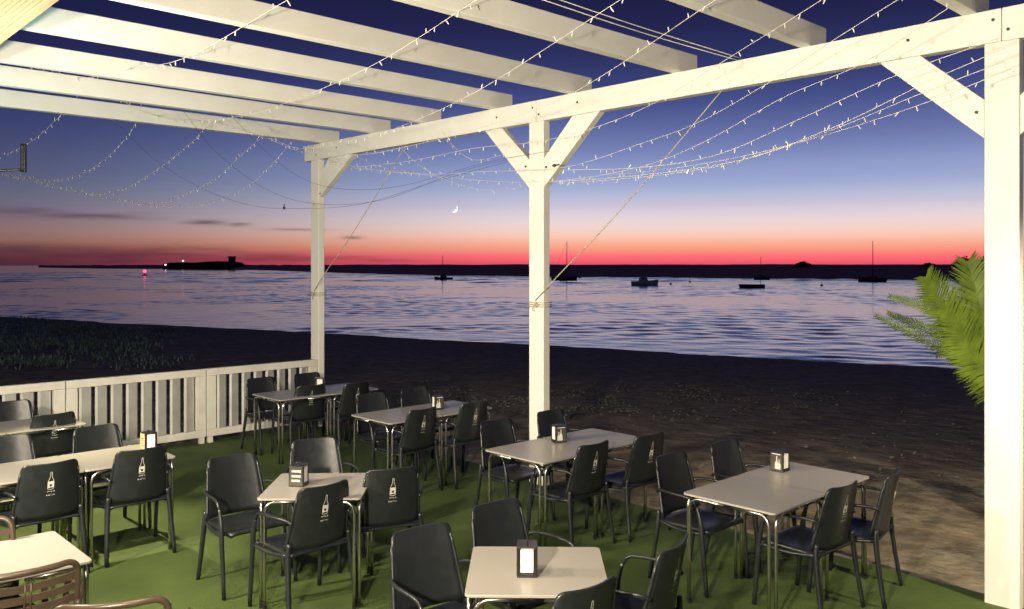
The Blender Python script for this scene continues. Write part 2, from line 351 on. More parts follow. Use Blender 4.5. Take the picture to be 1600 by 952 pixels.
import numpy as np
def water_surface():
    rs = np.random.RandomState(5)
    def sines(X, Y, lo, hi, n, spread):
        h = np.zeros_like(X)
        for k in range(n):
            lam = lo * (hi / lo) ** rs.rand(); a = math.pi / 2 + 0.25 + (rs.rand() - .5) * spread; kk = 2 * math.pi / lam
            h += np.sin(kk * (X * math.cos(a) + Y * math.sin(a)) + rs.rand() * 6.28) * lam / (2 * math.pi)
        return h * math.sqrt(2.0 / n)          # rms slope about 1
    V_, F_ = [], []; base = 0
    def patch(X, Y):
        wx_ = X + 9 * np.sin(Y / 17.0 + 1.0) + 5 * np.sin(X / 11.0 + Y / 23.0)
        wy_ = Y + 7 * np.sin(X / 19.0 + 2.0) + 4 * np.sin(Y / 9.0 - X / 14.0)
        st = rs.get_state(); r2 = np.random.RandomState(9); p = np.zeros_like(X); tot = 0
        for k in range(26):
            lam = 5.0 * 14 ** r2.rand(); a = math.pi / 2 + (r2.rand() - .5) * 2.4; w_ = lam ** .55
            p += w_ * np.sin(2 * math.pi / lam * (wx_ * math.cos(a) + wy_ * math.sin(a)) + r2.rand() * 6.28); tot += w_ * w_ / 2
        p /= math.sqrt(tot); t = np.clip((p + .75) / 1.7, 0, 1); return t * t * (3 - 2 * t)
    def add(x0, x1, nx, y0, y1, ny, lo, hi, amp, edge):
        nonlocal base
        X, Y = np.meshgrid(np.linspace(x0, x1, nx), np.linspace(y0, y1, ny))
        m = patch(X, Y); Z = sines(X, Y, lo, hi, 30, 2.2) * (amp * (0.24 + 0.76 * m))
        f = np.minimum.reduce([np.clip((X - x0) / edge, 0, 1), np.clip((x1 - X) / edge, 0, 1), np.clip((Y - y0) / edge, 0, 1), np.clip((y1 - Y) / edge, 0, 1)])
        Z = Z * f + WZ
        V_.append(np.stack([X.ravel(), Y.ravel(), Z.ravel()], 1))
        I = np.arange(nx * ny).reshape(ny, nx) + base
        F_.append(np.stack([I[:-1, :-1].ravel(), I[:-1, 1:].ravel(), I[1:, 1:].ravel(), I[1:, :-1].ravel()], 1)); base += nx * ny
    add(-90, 130, 720, 26, 190, 540, 1.15, 3.6, 0.050, 4)
    add(-330, 330, 330, 190, 520, 260, 5.0, 12.0, 0.060, 8)
    for x0, x1, y0, y1 in [(-15000, -90, 20, 190), (130, 15000, 20, 190), (-90, 130, 20, 26), (-15000, -330, 190, 520), (330, 15000, 190, 520), (-15000, 15000, 520, 16000)]:
        add(x0, x1, 2, y0, y1, 2, 6, 16, 0, 1)
    V = np.concatenate(V_).astype(np.float32); F = np.concatenate(F_).astype(np.int32)
    me = bpy.data.meshes.new('water'); me.vertices.add(len(V)); me.vertices.foreach_set('co', V.ravel())
    me.loops.add(len(F) * 4); me.loops.foreach_set('vertex_index', F.ravel()); me.polygons.add(len(F))
    me.polygons.foreach_set('loop_start', np.arange(0, len(F) * 4, 4, dtype=np.int32)); me.update(calc_edges=True)
    me.polygons.foreach_set('use_smooth', np.ones(len(F), dtype=bool)); me.materials.append(M_WATER)
    o = bpy.data.objects.new('water', me); COL.objects.link(o); return o
tag(water_surface(), 'calm estuary water reflecting the dusk sky', kind='structure')

# terrace ground
bm = bmesh.new()
prism(bm, [uv(-4, -3, -0.30), uv(-4, 6.36, -0.30), uv(10.62, 6.36, -0.30), uv(10.62, -3, -0.30)], Vector((0, 0, 0.30)))
tag(build('turf', bm, M_TURF), 'green artificial turf covering the terrace floor', kind='structure')
bm = bmesh.new()
prism(bm, [uv(-4, 6.363, -0.34), uv(-4, 6.50, -0.34), uv(10.78, 6.50, -0.34), uv(10.78, 6.363, -0.34)], Vector((0, 0, 0.318)))
tag(build('kerb', bm, M_KERB, bevel=0.015), 'low concrete strip edging the turf', kind='structure')

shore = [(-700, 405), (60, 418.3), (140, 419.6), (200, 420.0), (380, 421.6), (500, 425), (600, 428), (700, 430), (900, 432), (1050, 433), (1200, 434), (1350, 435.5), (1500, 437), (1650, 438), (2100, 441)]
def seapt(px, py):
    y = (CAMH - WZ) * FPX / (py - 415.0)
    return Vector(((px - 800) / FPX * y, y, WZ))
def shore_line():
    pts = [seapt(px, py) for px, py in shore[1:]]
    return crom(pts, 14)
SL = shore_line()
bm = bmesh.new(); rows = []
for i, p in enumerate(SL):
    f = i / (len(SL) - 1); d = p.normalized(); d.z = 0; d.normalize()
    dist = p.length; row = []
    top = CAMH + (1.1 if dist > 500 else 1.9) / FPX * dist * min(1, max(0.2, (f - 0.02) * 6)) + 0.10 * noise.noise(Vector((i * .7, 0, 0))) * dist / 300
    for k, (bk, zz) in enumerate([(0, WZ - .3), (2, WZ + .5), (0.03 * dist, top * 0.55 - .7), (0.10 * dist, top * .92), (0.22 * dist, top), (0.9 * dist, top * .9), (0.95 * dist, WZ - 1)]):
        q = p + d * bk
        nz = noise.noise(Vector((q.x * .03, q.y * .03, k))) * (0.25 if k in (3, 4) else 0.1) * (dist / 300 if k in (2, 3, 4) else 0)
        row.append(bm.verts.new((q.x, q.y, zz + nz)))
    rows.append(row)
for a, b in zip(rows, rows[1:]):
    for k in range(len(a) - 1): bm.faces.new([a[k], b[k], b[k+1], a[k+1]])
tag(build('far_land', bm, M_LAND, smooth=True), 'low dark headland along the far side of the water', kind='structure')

# ------------------------------------------------------------------ pergola
perg = empty('pergola', uv(6.175, 6.245, 0))
tag(perg, 'white painted timber pergola over the terrace with braced posts and heavy rafters', 'pergola')
def pm(name, bm, m=M_WOOD, bevel=0.006, label=None):
    o = build(name, bm, m, bevel=bevel); o.parent = perg
    o.matrix_parent_inverse = Matrix.Translation(perg.location).inverted()
    if label: o['label'] = label
    return o
VF, VT = 6.20, 0.092
BB, BT = 3.73, 3.95
POSTS = [1.845, 6.175, 10.56, -2.48]
for pu in POSTS:
    bm = bmesh.new()
    prism(bm, [uv(pu - .105, VF, -0.05), uv(pu - .105, VF + VT, -0.05), uv(pu + .105, VF + VT, -0.05), uv(pu + .105, VF, -0.05)], Vector((0, 0, BB + 0.05 - .001)))
    pm('post', bm)
# beam in lengths that meet over the posts
for a, b in [(-4.0, POSTS[0] - .002), (POSTS[0] + .002, POSTS[1] - .003), (POSTS[1] + .003, 10.84)]:
    bm = bmesh.new()
    prism(bm, [uv(a, VF - .002, BB), uv(a, VF + VT + .002, BB), uv(b, VF + VT + .002, BB), uv(b, VF - .002, BB)], Vector((0, 0, BT - BB)))
    pm('beam', bm)
# braces
def brace(pu, s, zl=3.05, zh=3.35, o1=.53, o2=.80):
    e = pu + s * .107
    bm = bmesh.new()
    prism(bm, [uv(e, VF + .004, zl), uv(e, VF + .004, zh), uv(pu + s * o1, VF + .004, BB - .002), uv(pu + s * o2, VF + .004, BB - .002)], Vector((V.x, V.y, 0)) * (VT - .008))
    pm('brace', bm, bevel=0.005)
def bolt(u, z):
    bm = bmesh.new(); p = uv(u, VF - .002, z); w_ = Vector((V.x, V.y, 0)); tube(bm, [p - w_ * .006, p + w_ * .004], .011, 8); pm('bolt', bm, M_DWIRE, bevel=None)
for pu_ in POSTS[:3]:
    for du, dz in ((-.16, 3.17), (.17, 3.20), (-.57, 3.64), (.60, 3.66), (-.04, 3.80), (.05, 3.88)):
        if pu_ > 10 and du > .1 or pu_ < 2 and du < -.1 and dz < 3.5: continue
        if dz < 3.7 and abs(du) < .3: bolt(pu_ + du * .9, dz + .08)
        else: bolt(pu_ + du, BB + .12 if dz < 3.7 else dz)
brace(POSTS[1], 1); brace(POSTS[1], -1, o1=.50, o2=.85); brace(POSTS[0], 1, 3.10, 3.36, .52, .81); brace(POSTS[0], -1, 3.10, 3.36); brace(POSTS[2], -1, 3.20, 3.46, .36, .66 + .30); brace(POSTS[3], 1)
RU = [2.0, 3.18, 4.39, 5.64, 6.80, 8.05, 9.10, 10.33, 0.8, -0.4, -1.6]
for k, ru in enumerate(RU):
    bm = bmesh.new()
    e = 6.46
    prism(bm, [uv(ru, 0.6, BT + .001), uv(ru, e - .05, BT + .001), uv(ru, e, BT + .05), uv(ru, e, BT + .185), uv(ru, 0.6, BT + .185)], Vector((U.x, U.y, 0)) * 0.095)
    pm('rafter', bm, M_RAFT)
# ledger that carries the rafters over the bar
bm = bmesh.new()
prism(bm, [uv(-4, 0.7, BB), uv(-4, 0.8, BB), uv(12, 0.8, BB), uv(12, 0.7, BB)], Vector((0, 0, BT - BB)))
pm('ledger', bm)

# ribbed ceiling of the bar
bm = bmesh.new(); n = 300; v0, v1 = -0.8, 1.36
prof = []
for k in range(n + 1):
    v = v0 + (v1 - v0) * k / n
    prof.append((v, 3.72 + (0.014 if (k // 2) % 2 else -0.014)))
a = []; b = []; a2 = []; b2 = []
for k, (v, z) in enumerate(prof):
    a.append(bm.verts.new(uv(-4, v, z))); b.append(bm.verts.new(uv(12.0, v, z)))
    a2.append(bm.verts.new(uv(-4, v, z + .012))); b2.append(bm.verts.new(uv(12.0, v, z + .012)))
for k in range(n):
    bm.faces.new([a[k], a[k+1], b[k+1], b[k]]); bm.faces.new([a2[k], b2[k], b2[k+1], a2[k+1]])
bm.faces.new([a[-1], a2[-1], b2[-1], b[-1]]); bm.faces.new([a[0], b[0], b2[0], a2[0]])
rf = empty('ribbed_ceiling', uv(6, 0.4, 3.7)); tag(rf, 'warm wooden ribbed roof edge above the near left corner of the pergola', 'roof')
o = build('ribbed_sheet', bm, M_ROOF); o.parent = rf; o.matrix_parent_inverse = Matrix.Translation(rf.location).inverted()
bm = bmesh.new()
prism(bm, [uv(-4, 1.362, 3.69), uv(-4, 1.39, 3.69), uv(12, 1.39, 3.69), uv(12, 1.362, 3.69)], Vector((0, 0, .075)))
o = build('edge_trim', bm, M_ROOF); o.parent = rf; o.matrix_parent_inverse = Matrix.Translation(rf.location).inverted()

# ------------------------------------------------------------------ fence
FU, FZ = 10.50, 0.94
def fence(v0, v1, label):
    L = v1 - v0 - .012
    t = empty('fence_panel', uv(FU, v0 + .006, 0), ANG)     # local +x runs along V, local +y is U
    tag(t, label, 'fence', 'white slatted fence panels')
    bm = bmesh.new(); box(bm, (L / 2, 0, FZ - .045), (L, .07, .09)); build('top_rail', bm, M_FENCE, t, bevel=.006)
    bm = bmesh.new(); box(bm, (L / 2, 0, .125), (L, .07, .09)); build('bottom_rail', bm, M_FENCE, t, bevel=.006)
    for x in (.06, L - .06):
        bm = bmesh.new(); box(bm, (x, 0, (FZ + .08) / 2), (.12, .066, FZ - .262)); build('stile', bm, M_FENCE, t, bevel=.006)
    bm = bmesh.new(); nn = 8; x0 = .12; x1 = L - .12
    p = (x1 - x0) / nn
    for k in range(nn):
        M = Matrix.Rotation(R(30), 3, 'Z')
        box(bm, (x0 + (k + .5) * p, 0.0, (FZ + .08) / 2), (p * .86, .038, FZ - .264), M)
    build('slats', bm, M_SLAT, t, bevel=.003)
    for x in (.05, L - .05):
        bm = bmesh.new(); box(bm, (x, 0, .038), (.06, .06, .082)); build('foot', bm, M_FENCE, t, bevel=.004)
    return t
fence(4.60, 6.196, 'white slatted fence panel meeting the farthest pergola post')
fence(2.96, 4.60, 'middle white slatted fence panel, behind the straw label napkin holder')
fence(1.32, 2.96, 'white slatted fence panel at the left edge of the photo')

# ------------------------------------------------------------------ tables
def make_table():
    t = empty('square_table')
    S = .34; r = .03
    bm = bmesh.new()
    pts = []
    for cx, cy, a0 in [(S-r, S-r, 0), (-S+r, S-r, 90), (-S+r, -S+r, 180), (S-r, -S+r, 270)]:
        for k in range(6):
            a = R(a0 + 18 * k); pts.append(Vector((cx + r * math.cos(a), cy + r * math.sin(a), .7165)))
    prism(bm, pts, Vector((0, 0, .0135)))
    build('table_top', bm, M_TOP, t, bevel=.002)
    for sx in (-1, 1):
        for sy in (-1, 1):
            bm = bmesh.new(); c = S - .018; g = .030; zt = .702
            for ax in (0, 1):
                if ax == 0: b0 = (sx * (c - g), sy * c); e0 = (sx * .03, sy * c)
                else: b0 = (sx * c, sy * (c - g)); e0 = (sx * c, sy * .03)
                foot = (b0[0], b0[1], 0.004); top = (b0[0], b0[1], zt); end = (e0[0], e0[1], zt)
                path = [foot, (b0[0], b0[1], .3)] + arc_corner(foot, top, end, .085, 7) + [end]
                tube(bm, path, .0115, 10)
            lg = build('leg', bm, M_STEEL, t, smooth=True)
            bm = bmesh.new()
            for ax in (0, 1):
                b0 = (sx * (c - g), sy * c) if ax == 0 else (sx * c, sy * (c - g))
                tube(bm, [(b0[0], b0[1], 0), (b0[0], b0[1], .02)], .014, 10)
            build('foot_cap', bm, M_BLACK, lg, smooth=False)
    return t
TAB = [ # x, y, angle deg, label, group key
 (1.619, 5.680, 43.5, 'near half of the joined grey tables on the right, its chrome corner leg nearest us'),
 (2.105, 6.142, 43.5, 'far half of the joined grey tables on the right, carrying the bottle print napkin holder'),
 (0.249, 7.010, 43.5, 'near left half of the joined tables in front of the middle post'),
 (0.735, 7.472, 43.5, 'far right half of the joined tables in front of the middle post'),
 (-1.167, 8.650, 43.5, 'left half of the joined tables midway between the left and middle posts'),
 (-0.680, 9.110, 43.0, 'right half of the joined tables midway between the left and middle posts'),
 (-2.607, 10.060, 43.5, 'left half of the joined tables by the fence at the farthest post'),
 (-2.120, 10.520, 43.5, 'right half of the joined tables by the farthest post, bluish with sky light'),
 (-1.335, 5.885, 1.5, 'single beige square table left of centre with crowded napkin holder'),
 (0.125, 4.255, -1.0, 'single beige square table at the bottom centre with white napkin dispenser'),
 (-2.640, 4.395, 43.5, 'brightly lit cream table in the bottom left corner among bronze chairs'),
 (-3.150, 6.780, 43.5, 'right half of the joined tables at the left, with a straw label napkin holder'),
 (-3.640, 6.318, 43.5, 'left half of the joined tables at the left, cut by the photo edge'),
 (-4.560, 8.180, 43.5, 'right half of the joined tables at far left before the fence'),
 (-5.050, 7.715, 43.5, 'left half of the joined tables at far left before the fence'),
]
t0 = make_table()
for i, (x, y, a, lb) in enumerate(TAB):
    t = t0 if i == 0 else copy_tree(t0)
    t.location = (x, y, 0); t.rotation_euler = (0, 0, R(a)); tag(t, lb, 'table', 'square cafe tables on the turf')

# ------------------------------------------------------------------ dark plastic armchair
def back_y(x, z):
    t = (z - .45) / .40
    return -.205 - .075 * t + .045 * (x / .2) ** 2
def make_chair():
    c = empty('armchair')
    # backrest shell
    bm = bmesh.new(); NZ, NX = 16, 12; z0, z1 = .445, .85; fr = []; bk = []
    for j in range(NZ + 1):
        tt = j / NZ; z = z0 + (z1 - z0) * (1 - (1 - tt) ** 1.5)
        hw = .222 - .045 * tt; r = .034; dz = z1 - z
        if dz < r: hw -= r - math.sqrt(max(0, r * r - (r - dz) ** 2))
        rf_, rb_ = [], []
        for i in range(NX + 1):
            x = hw * (2 * i / NX - 1); sag = -.010 * (x / .2) ** 2 * (tt ** 2)
            y = back_y(x, z); rf_.append(bm.verts.new((x, y, z - sag))); rb_.append(bm.verts.new((x, y - .013, z - sag)))
        fr.append(rf_); bk.append(rb_)
    for j in range(NZ):
        for i in range(NX):
            bm.faces.new([fr[j][i], fr[j][i+1], fr[j+1][i+1], fr[j+1][i]]); bm.faces.new([bk[j][i], bk[j+1][i], bk[j+1][i+1], bk[j][i+1]])
        bm.faces.new([fr[j][0], fr[j+1][0], bk[j+1][0], bk[j][0]]); bm.faces.new([fr[j][-1], bk[j][-1], bk[j+1][-1], fr[j+1][-1]])
    for i in range(NX):
        bm.faces.new([fr[0][i], bk[0][i], bk[0][i+1], fr[0][i+1]]); bm.faces.new([fr[-1][i], fr[-1][i+1], bk[-1][i+1], bk[-1][i]])
    b = build('backrest', bm, M_PLAS, c, smooth=True)
    for e in b.data.edges: pass
    # raised rim along the sides
    for s in (-1, 1):
        bm = bmesh.new(); pts = []
        for k in range(9):
            z = .45 + .345 * k / 8; x = s * (.223 - .043 * ((z - .45) / .4)); pts.append((x, back_y(x, z) - .006, z))
        tube(bm, pts, [.013 - .004 * k / 8 for k in range(9)], 8)
        build('back_rim', bm, M_PLAS, c, smooth=True)
    # printed bottle and two lines of small writing on the rear
    bm = bmesh.new()
    def q(pts):
        vs = [bm.verts.new((-x, back_y(x, z) - .0150, z)) for x, z in pts]; bm.faces.new(vs)
    def stroke(a, b_, w):
        (ax, az), (bx, bz) = a, b_; l = math.hypot(bx - ax, bz - az); nx, nz = -(bz - az) / l * w / 2, (bx - ax) / l * w / 2
        q([(ax + nx, az + nz), (bx + nx, bz + nz), (bx - nx, bz - nz), (ax - nx, az - nz)])
    T = .785
    w = .0032
    out = [(.0045, T), (.0065, T - .035), (.017, T - .062), (.0195, T - .074), (.0195, T - .118), (.014, T - .124)]
    for s in (-1, 1):
        for p_, n_ in zip(out, out[1:]): stroke((s * p_[0], p_[1]), (s * n_[0], n_[1]), w)
    stroke((-.0045, T), (.0045, T), w); stroke((-.014, T - .124), (.014, T - .124), w)
    q([(-.017, T - .066), (.017, T - .066), (.0178, T - .088), (-.0178, T - .088)])
    q([(-.0178, T - .089), (-.008, T - .089), (-.008, T - .112), (-.0178, T - .112)]); q([(.008, T - .089), (.0178, T - .089), (.0178, T - .112), (.008, T - .112)])
    q([(-.008, T - .104), (.008, T - .104), (.008, T - .112), (-.008, T - .112)])
    rr = random.Random(3)
    for zc, hw, h_ in ((T - .140, .026, .008), (T - .166, .028, .009)):
        x = -hw
        while x < hw - .004:
            stroke((x, zc - h_ / 2), (x, zc + h_ / 2), .0016)
            if rr.random() < .6: stroke((x, zc + rr.choice((-1, 0, 1)) * h_ / 2), (x + .0045, zc + rr.choice((-1, 0, 1)) * h_ / 2), .0018)
            if rr.random() < .5: stroke((x + .0042, zc - h_ / 2), (x + .0042, zc + h_ / 2), .0016)
            x += .0082
    build('bottle_emblem', bm, M_PRINT, b)
    # seat
    bm = bmesh.new(); N = 12; top = []; bot = []
    for j in range(N + 1):
        y = -.205 + .435 * j / N; ra, rb = [], []
        for i in range(N + 1):
            hw = .215 + .012 * j / N; x = hw * (2 * i / N - 1)
            if j == N: x *= .93
            z = .442 - .014 * math.cos(min(abs(x) / hw, 1) * math.pi / 2) * math.sin(math.pi * j / N) - (.012 if j == N else 0) - .01 * (1 - j / N)
            ra.append(bm.verts.new((x, y, z))); rb.append(bm.verts.new((x, y, z - .016 - .012 * (abs(2 * i / N - 1) > .85))))
        top.append(ra); bot.append(rb)
    for j in range(N):
        for i in range(N):
            bm.faces.new([top[j][i], top[j][i+1], top[j+1][i+1], top[j+1][i]]); bm.faces.new([bot[j][i], bot[j+1][i], bot[j+1][i+1], bot[j][i+1]])
        bm.faces.new([top[j][0], top[j+1][0], bot[j+1][0], bot[j][0]]); bm.faces.new([top[j][-1], bot[j][-1], bot[j+1][-1], top[j+1][-1]])
    for i in range(N):
        bm.faces.new([top[0][i], bot[0][i], bot[0][i+1], top[0][i+1]]); bm.faces.new([top[-1][i], top[-1][i+1], bot[-1][i+1], bot[-1][i]])
    build('seat', bm, M_PLAS, c, smooth=True)
    for s in (-1, 1):
        # rear leg from back rim down and out
        bm = bmesh.new()
        tube(bm, crom([(s * .218, -.196, .50), (s * .226, -.195, .42), (s * .236, -.215, .25), (s * .25, -.255, .005)], 4),
             [.014, .015, .0155, .016, .017, .017, .016, .016, .015, .015, .0145, .014, .0135], 8, flat=1.2)
        build('leg', bm, M_PLAS, c, smooth=True)
        # front leg continues the arm
        bm = bmesh.new()
        tube(bm, crom([(s * .262, .155, .60), (s * .262, .185, .50), (s * .262, .20, .36), (s * .262, .235, .005)], 4),
             [.0105, .011, .012, .0135, .015, .017, .0178, .0178, .017, .016, .015, .0145, .0135], 8, flat=1.15)
        build('leg', bm, M_PLAS, c, smooth=True)
        bm = bmesh.new()
        a = [(s * .207, -.215, .625), (s * .235, -.17, .648), (s * .262, -.06, .652), (s * .266, .06, .650)]
        p = crom(a, 5)[:-1] + arc_corner((s * .266, .03, .65), (s * .264, .135, .645), (s * .262, .165, .57), .055, 6)
        tube(bm, p, .0108, 8, flat=1.0)
        build('armrest', bm, M_PLAS, c, smooth=True)
        bm = bmesh.new()
        tube(bm, [(s * .258, .195, .43), (s * .215, .16, .425)], .014, 8); tube(bm, crom([(s * .262, .19, .42), (s * .24, 0, .405), (s * .222, -.19, .425)], 4), .013, 8)
        build('side_rail', bm, M_PLAS, c, smooth=True)
    return c
GU = 43.5; GB = 223.5
# back-top x, y, heading, label
CH = [
 (-2.07, 6.26, GB, 'dark grey armchair left of the single beige table, its front and arm towards us'),
 (-1.60, 6.87, 205, 'dark grey armchair behind the single beige table left of centre'),
 (-1.19, 5.43, GU, 'dark grey armchair with bottle print, in front of the single beige table left of centre'),
 (-0.82, 5.86, 24, 'dark grey armchair with bottle print, right of the single beige table left of centre'),
 (-0.50, 4.54, 222, 'dark grey armchair left of the bottom centre table, its seat side towards us'),
 (-0.11, 5.02, 220, 'dark grey armchair behind the bottom centre table'),
 (0.83, 4.27, 55, 'dark grey armchair right of the bottom centre table, seen from behind at an angle'),
 (0.345, 3.72, 40, 'dark armchair at the bottom edge showing only its back top, by the centre table'),
 (1.16, 6.30, GB, 'dark grey armchair at the left of the right-hand joined tables, facing us'),
 (1.67, 6.76, GB, 'dark grey armchair behind the right-hand joined tables, seat hidden by the top'),
 (2.13, 5.42, GU, 'dark grey armchair before the right-hand joined tables, seat pushed under'),
 (2.60, 5.76, 55, 'dark grey armchair at the right end of the right-hand tables, nearest the sand'),
 (0.66, 6.69, GU, 'dark grey armchair with bottle print, near side of the tables by the middle post'),
 (1.16, 7.05, GU, 'dark grey armchair at the right end of the tables by the middle post'),
 (0.35, 8.20, GB, 'dark grey armchair directly in front of the foot of the middle post'),
 (-0.16, 7.70, GB, 'dark grey armchair at the left end of the tables by the middle post, facing us'),
 (-1.55, 9.29, GB, 'dark grey armchair behind the left half of the tables midway between posts'),
 (-1.13, 9.74, GB, 'dark grey armchair behind the right half of the tables midway between posts'),
 (-0.86, 8.30, GU, 'dark grey armchair with bottle print, near side of the tables midway between posts'),
 (-0.37, 8.70, GU, 'dark grey armchair at the right end of the tables midway between posts'),
 (-3.15, 10.60, GB, 'dark grey armchair against the fence behind the farthest tables'),
 (-2.68, 11.05, GB, 'dark grey armchair at the foot of the farthest post'),
 (-2.34, 9.93, GU, 'dark grey armchair on the near side of the farthest tables'),
 (-1.84, 10.15, 50, 'dark armchair at the right end of the farthest tables, lost in shade'),
 (-3.27, 6.03, GU, 'dark grey armchair with bottle print, near side of the left edge joined tables'),
 (-2.82, 6.48, GU, 'dark grey armchair with bottle print, at the right end of the left edge joined tables'),
 (-3.64, 7.42, GB, 'dark grey armchair behind the right half of the left edge joined tables'),
 (-4.15, 6.96, GB, 'dark grey armchair behind the left half of the left edge joined tables'),
 (-5.18, 8.77, GB, 'dark grey armchair against the fence at the far left edge'),
 (-4.32, 8.03, GU, 'dark grey armchair with bottle print, near side of the far left tables'),
]
c0 = make_chair(); jit = random.Random(21)
def place_chair(o, bx, by, a, lb, cat, grp):
    a += jit.uniform(-3.5, 3.5)
    o.rotation_euler = (0, 0, R(a)); o.location = (bx - .27 * math.sin(R(a)), by + .27 * math.cos(R(a)), 0); tag(o, lb, cat, grp)
for i, (x, y, a, lb) in enumerate(CH):
    place_chair(c0 if i == 0 else copy_tree(c0), x, y, a, lb, 'chair', 'dark grey armchairs round the tables')

# ------------------------------------------------------------------ bronze slatted armchair
def make_bronze():
    c = empty('slatted_armchair')
    bm = bmesh.new(); pts = []
    zt = .85
    left = [(-.222, .42), (-.226, .60), (-.222, .78)]
    for x, z in left: pts.append(Vector((x, back_y(x, z), z)))
    for k in range(7):
        a = math.pi - math.pi / 2 * k / 6; x = -.165 + .055 * math.cos(a); z = zt - .055 + .055 * math.sin(a); pts.append(Vector((x, back_y(x, z), z)))
    for k in range(1, 8): x = -.165 + .33 * k / 8; pts.append(Vector((x, back_y(x, zt), zt)))
    for k in range(7):
        a = math.pi / 2 - math.pi / 2 * k / 6; x = .165 + .055 * math.cos(a); z = zt - .055 + .055 * math.sin(a); pts.append(Vector((x, back_y(x, z), z)))
    for x, z in left[::-1]: pts.append(Vector((-x, back_y(x, z), z)))
    tube(bm, pts, .015, 8); build('back_frame', bm, M_BRONZE, c, smooth=True)
    for k in range(6):
        z = .775 - .055 * k; bm = bmesh.new(); prev = None
        for i in range(11):
            x = -.215 + .43 * i / 10; y = back_y(x, z) - .004
            ring = [bm.verts.new((x, y, z - .017)), bm.verts.new((x, y, z + .017)), bm.verts.new((x, y + .009, z + .017)), bm.verts.new((x, y + .009, z - .017))]
            if prev:
                for q_ in range(4): bm.faces.new([prev[q_], prev[(q_+1) % 4], ring[(q_+1) % 4], ring[q_]])
            prev = ring
        build('back_slat', bm, M_BRONZE, c)
    bm = bmesh.new()
    for x in (-.012, .012): tube(bm, [(x, back_y(x, z) - .008, z) for z in (.80, .70, .60, .49)], .005, 6)
    build('back_rib', bm, M_BRONZE, c, smooth=True)
    bm = bmesh.new()
    for k in range(8): box(bm, (0, -.18 + .055 * k, .435 - .01 * math.sin(math.pi * k / 7)), (.44, .042, .012))
    build('seat', bm, M_BRONZE, c, bevel=.003)
    for s in (-1, 1):
        bm = bmesh.new(); tube(bm, [(s * .225, -.20, .46), (s * .235, -.215, .25), (s * .25, -.255, .005)], [.016, .018, .015], 8); build('leg', bm, M_BRONZE, c, smooth=True)
        bm = bmesh.new(); tube(bm, [(s * .262, .17, .58), (s * .262, .20, .36), (s * .262, .235, .005)], [.015, .019, .015], 8); build('leg', bm, M_BRONZE, c, smooth=True)
        bm = bmesh.new()
        tube(bm, crom([(s * .222, -.215, .63), (s * .26, -.10, .655), (s * .27, .06, .655)], 5) + arc_corner((s * .27, .03, .655), (s * .266, .15, .65), (s * .262, .172, .57), .06, 6), .016, 8)
        build('armrest', bm, M_BRONZE, c, smooth=True)
        bm = bmesh.new(); tube(bm, [(s * .262, .19, .42), (s * .222, -.19, .425)], .012, 8); build('side_rail', bm, M_BRONZE, c, smooth=True)
    return c
b0 = make_bronze()
for i, (x, y, a, lb) in enumerate([(-2.21, 3.88, GU, 'bronze slatted armchair in the bottom left corner before the bright cream table'),
                                   (-2.97, 4.60, GB, 'bronze slatted armchair behind the bright cream table, cut by the left edge'),
                                   (-1.66, 3.50, 15, 'bronze slatted armchair showing only its back curve at the bottom edge')]):
    place_chair(b0 if i == 0 else copy_tree(b0), x, y, a, lb, 'chair', 'bronze slatted armchairs')

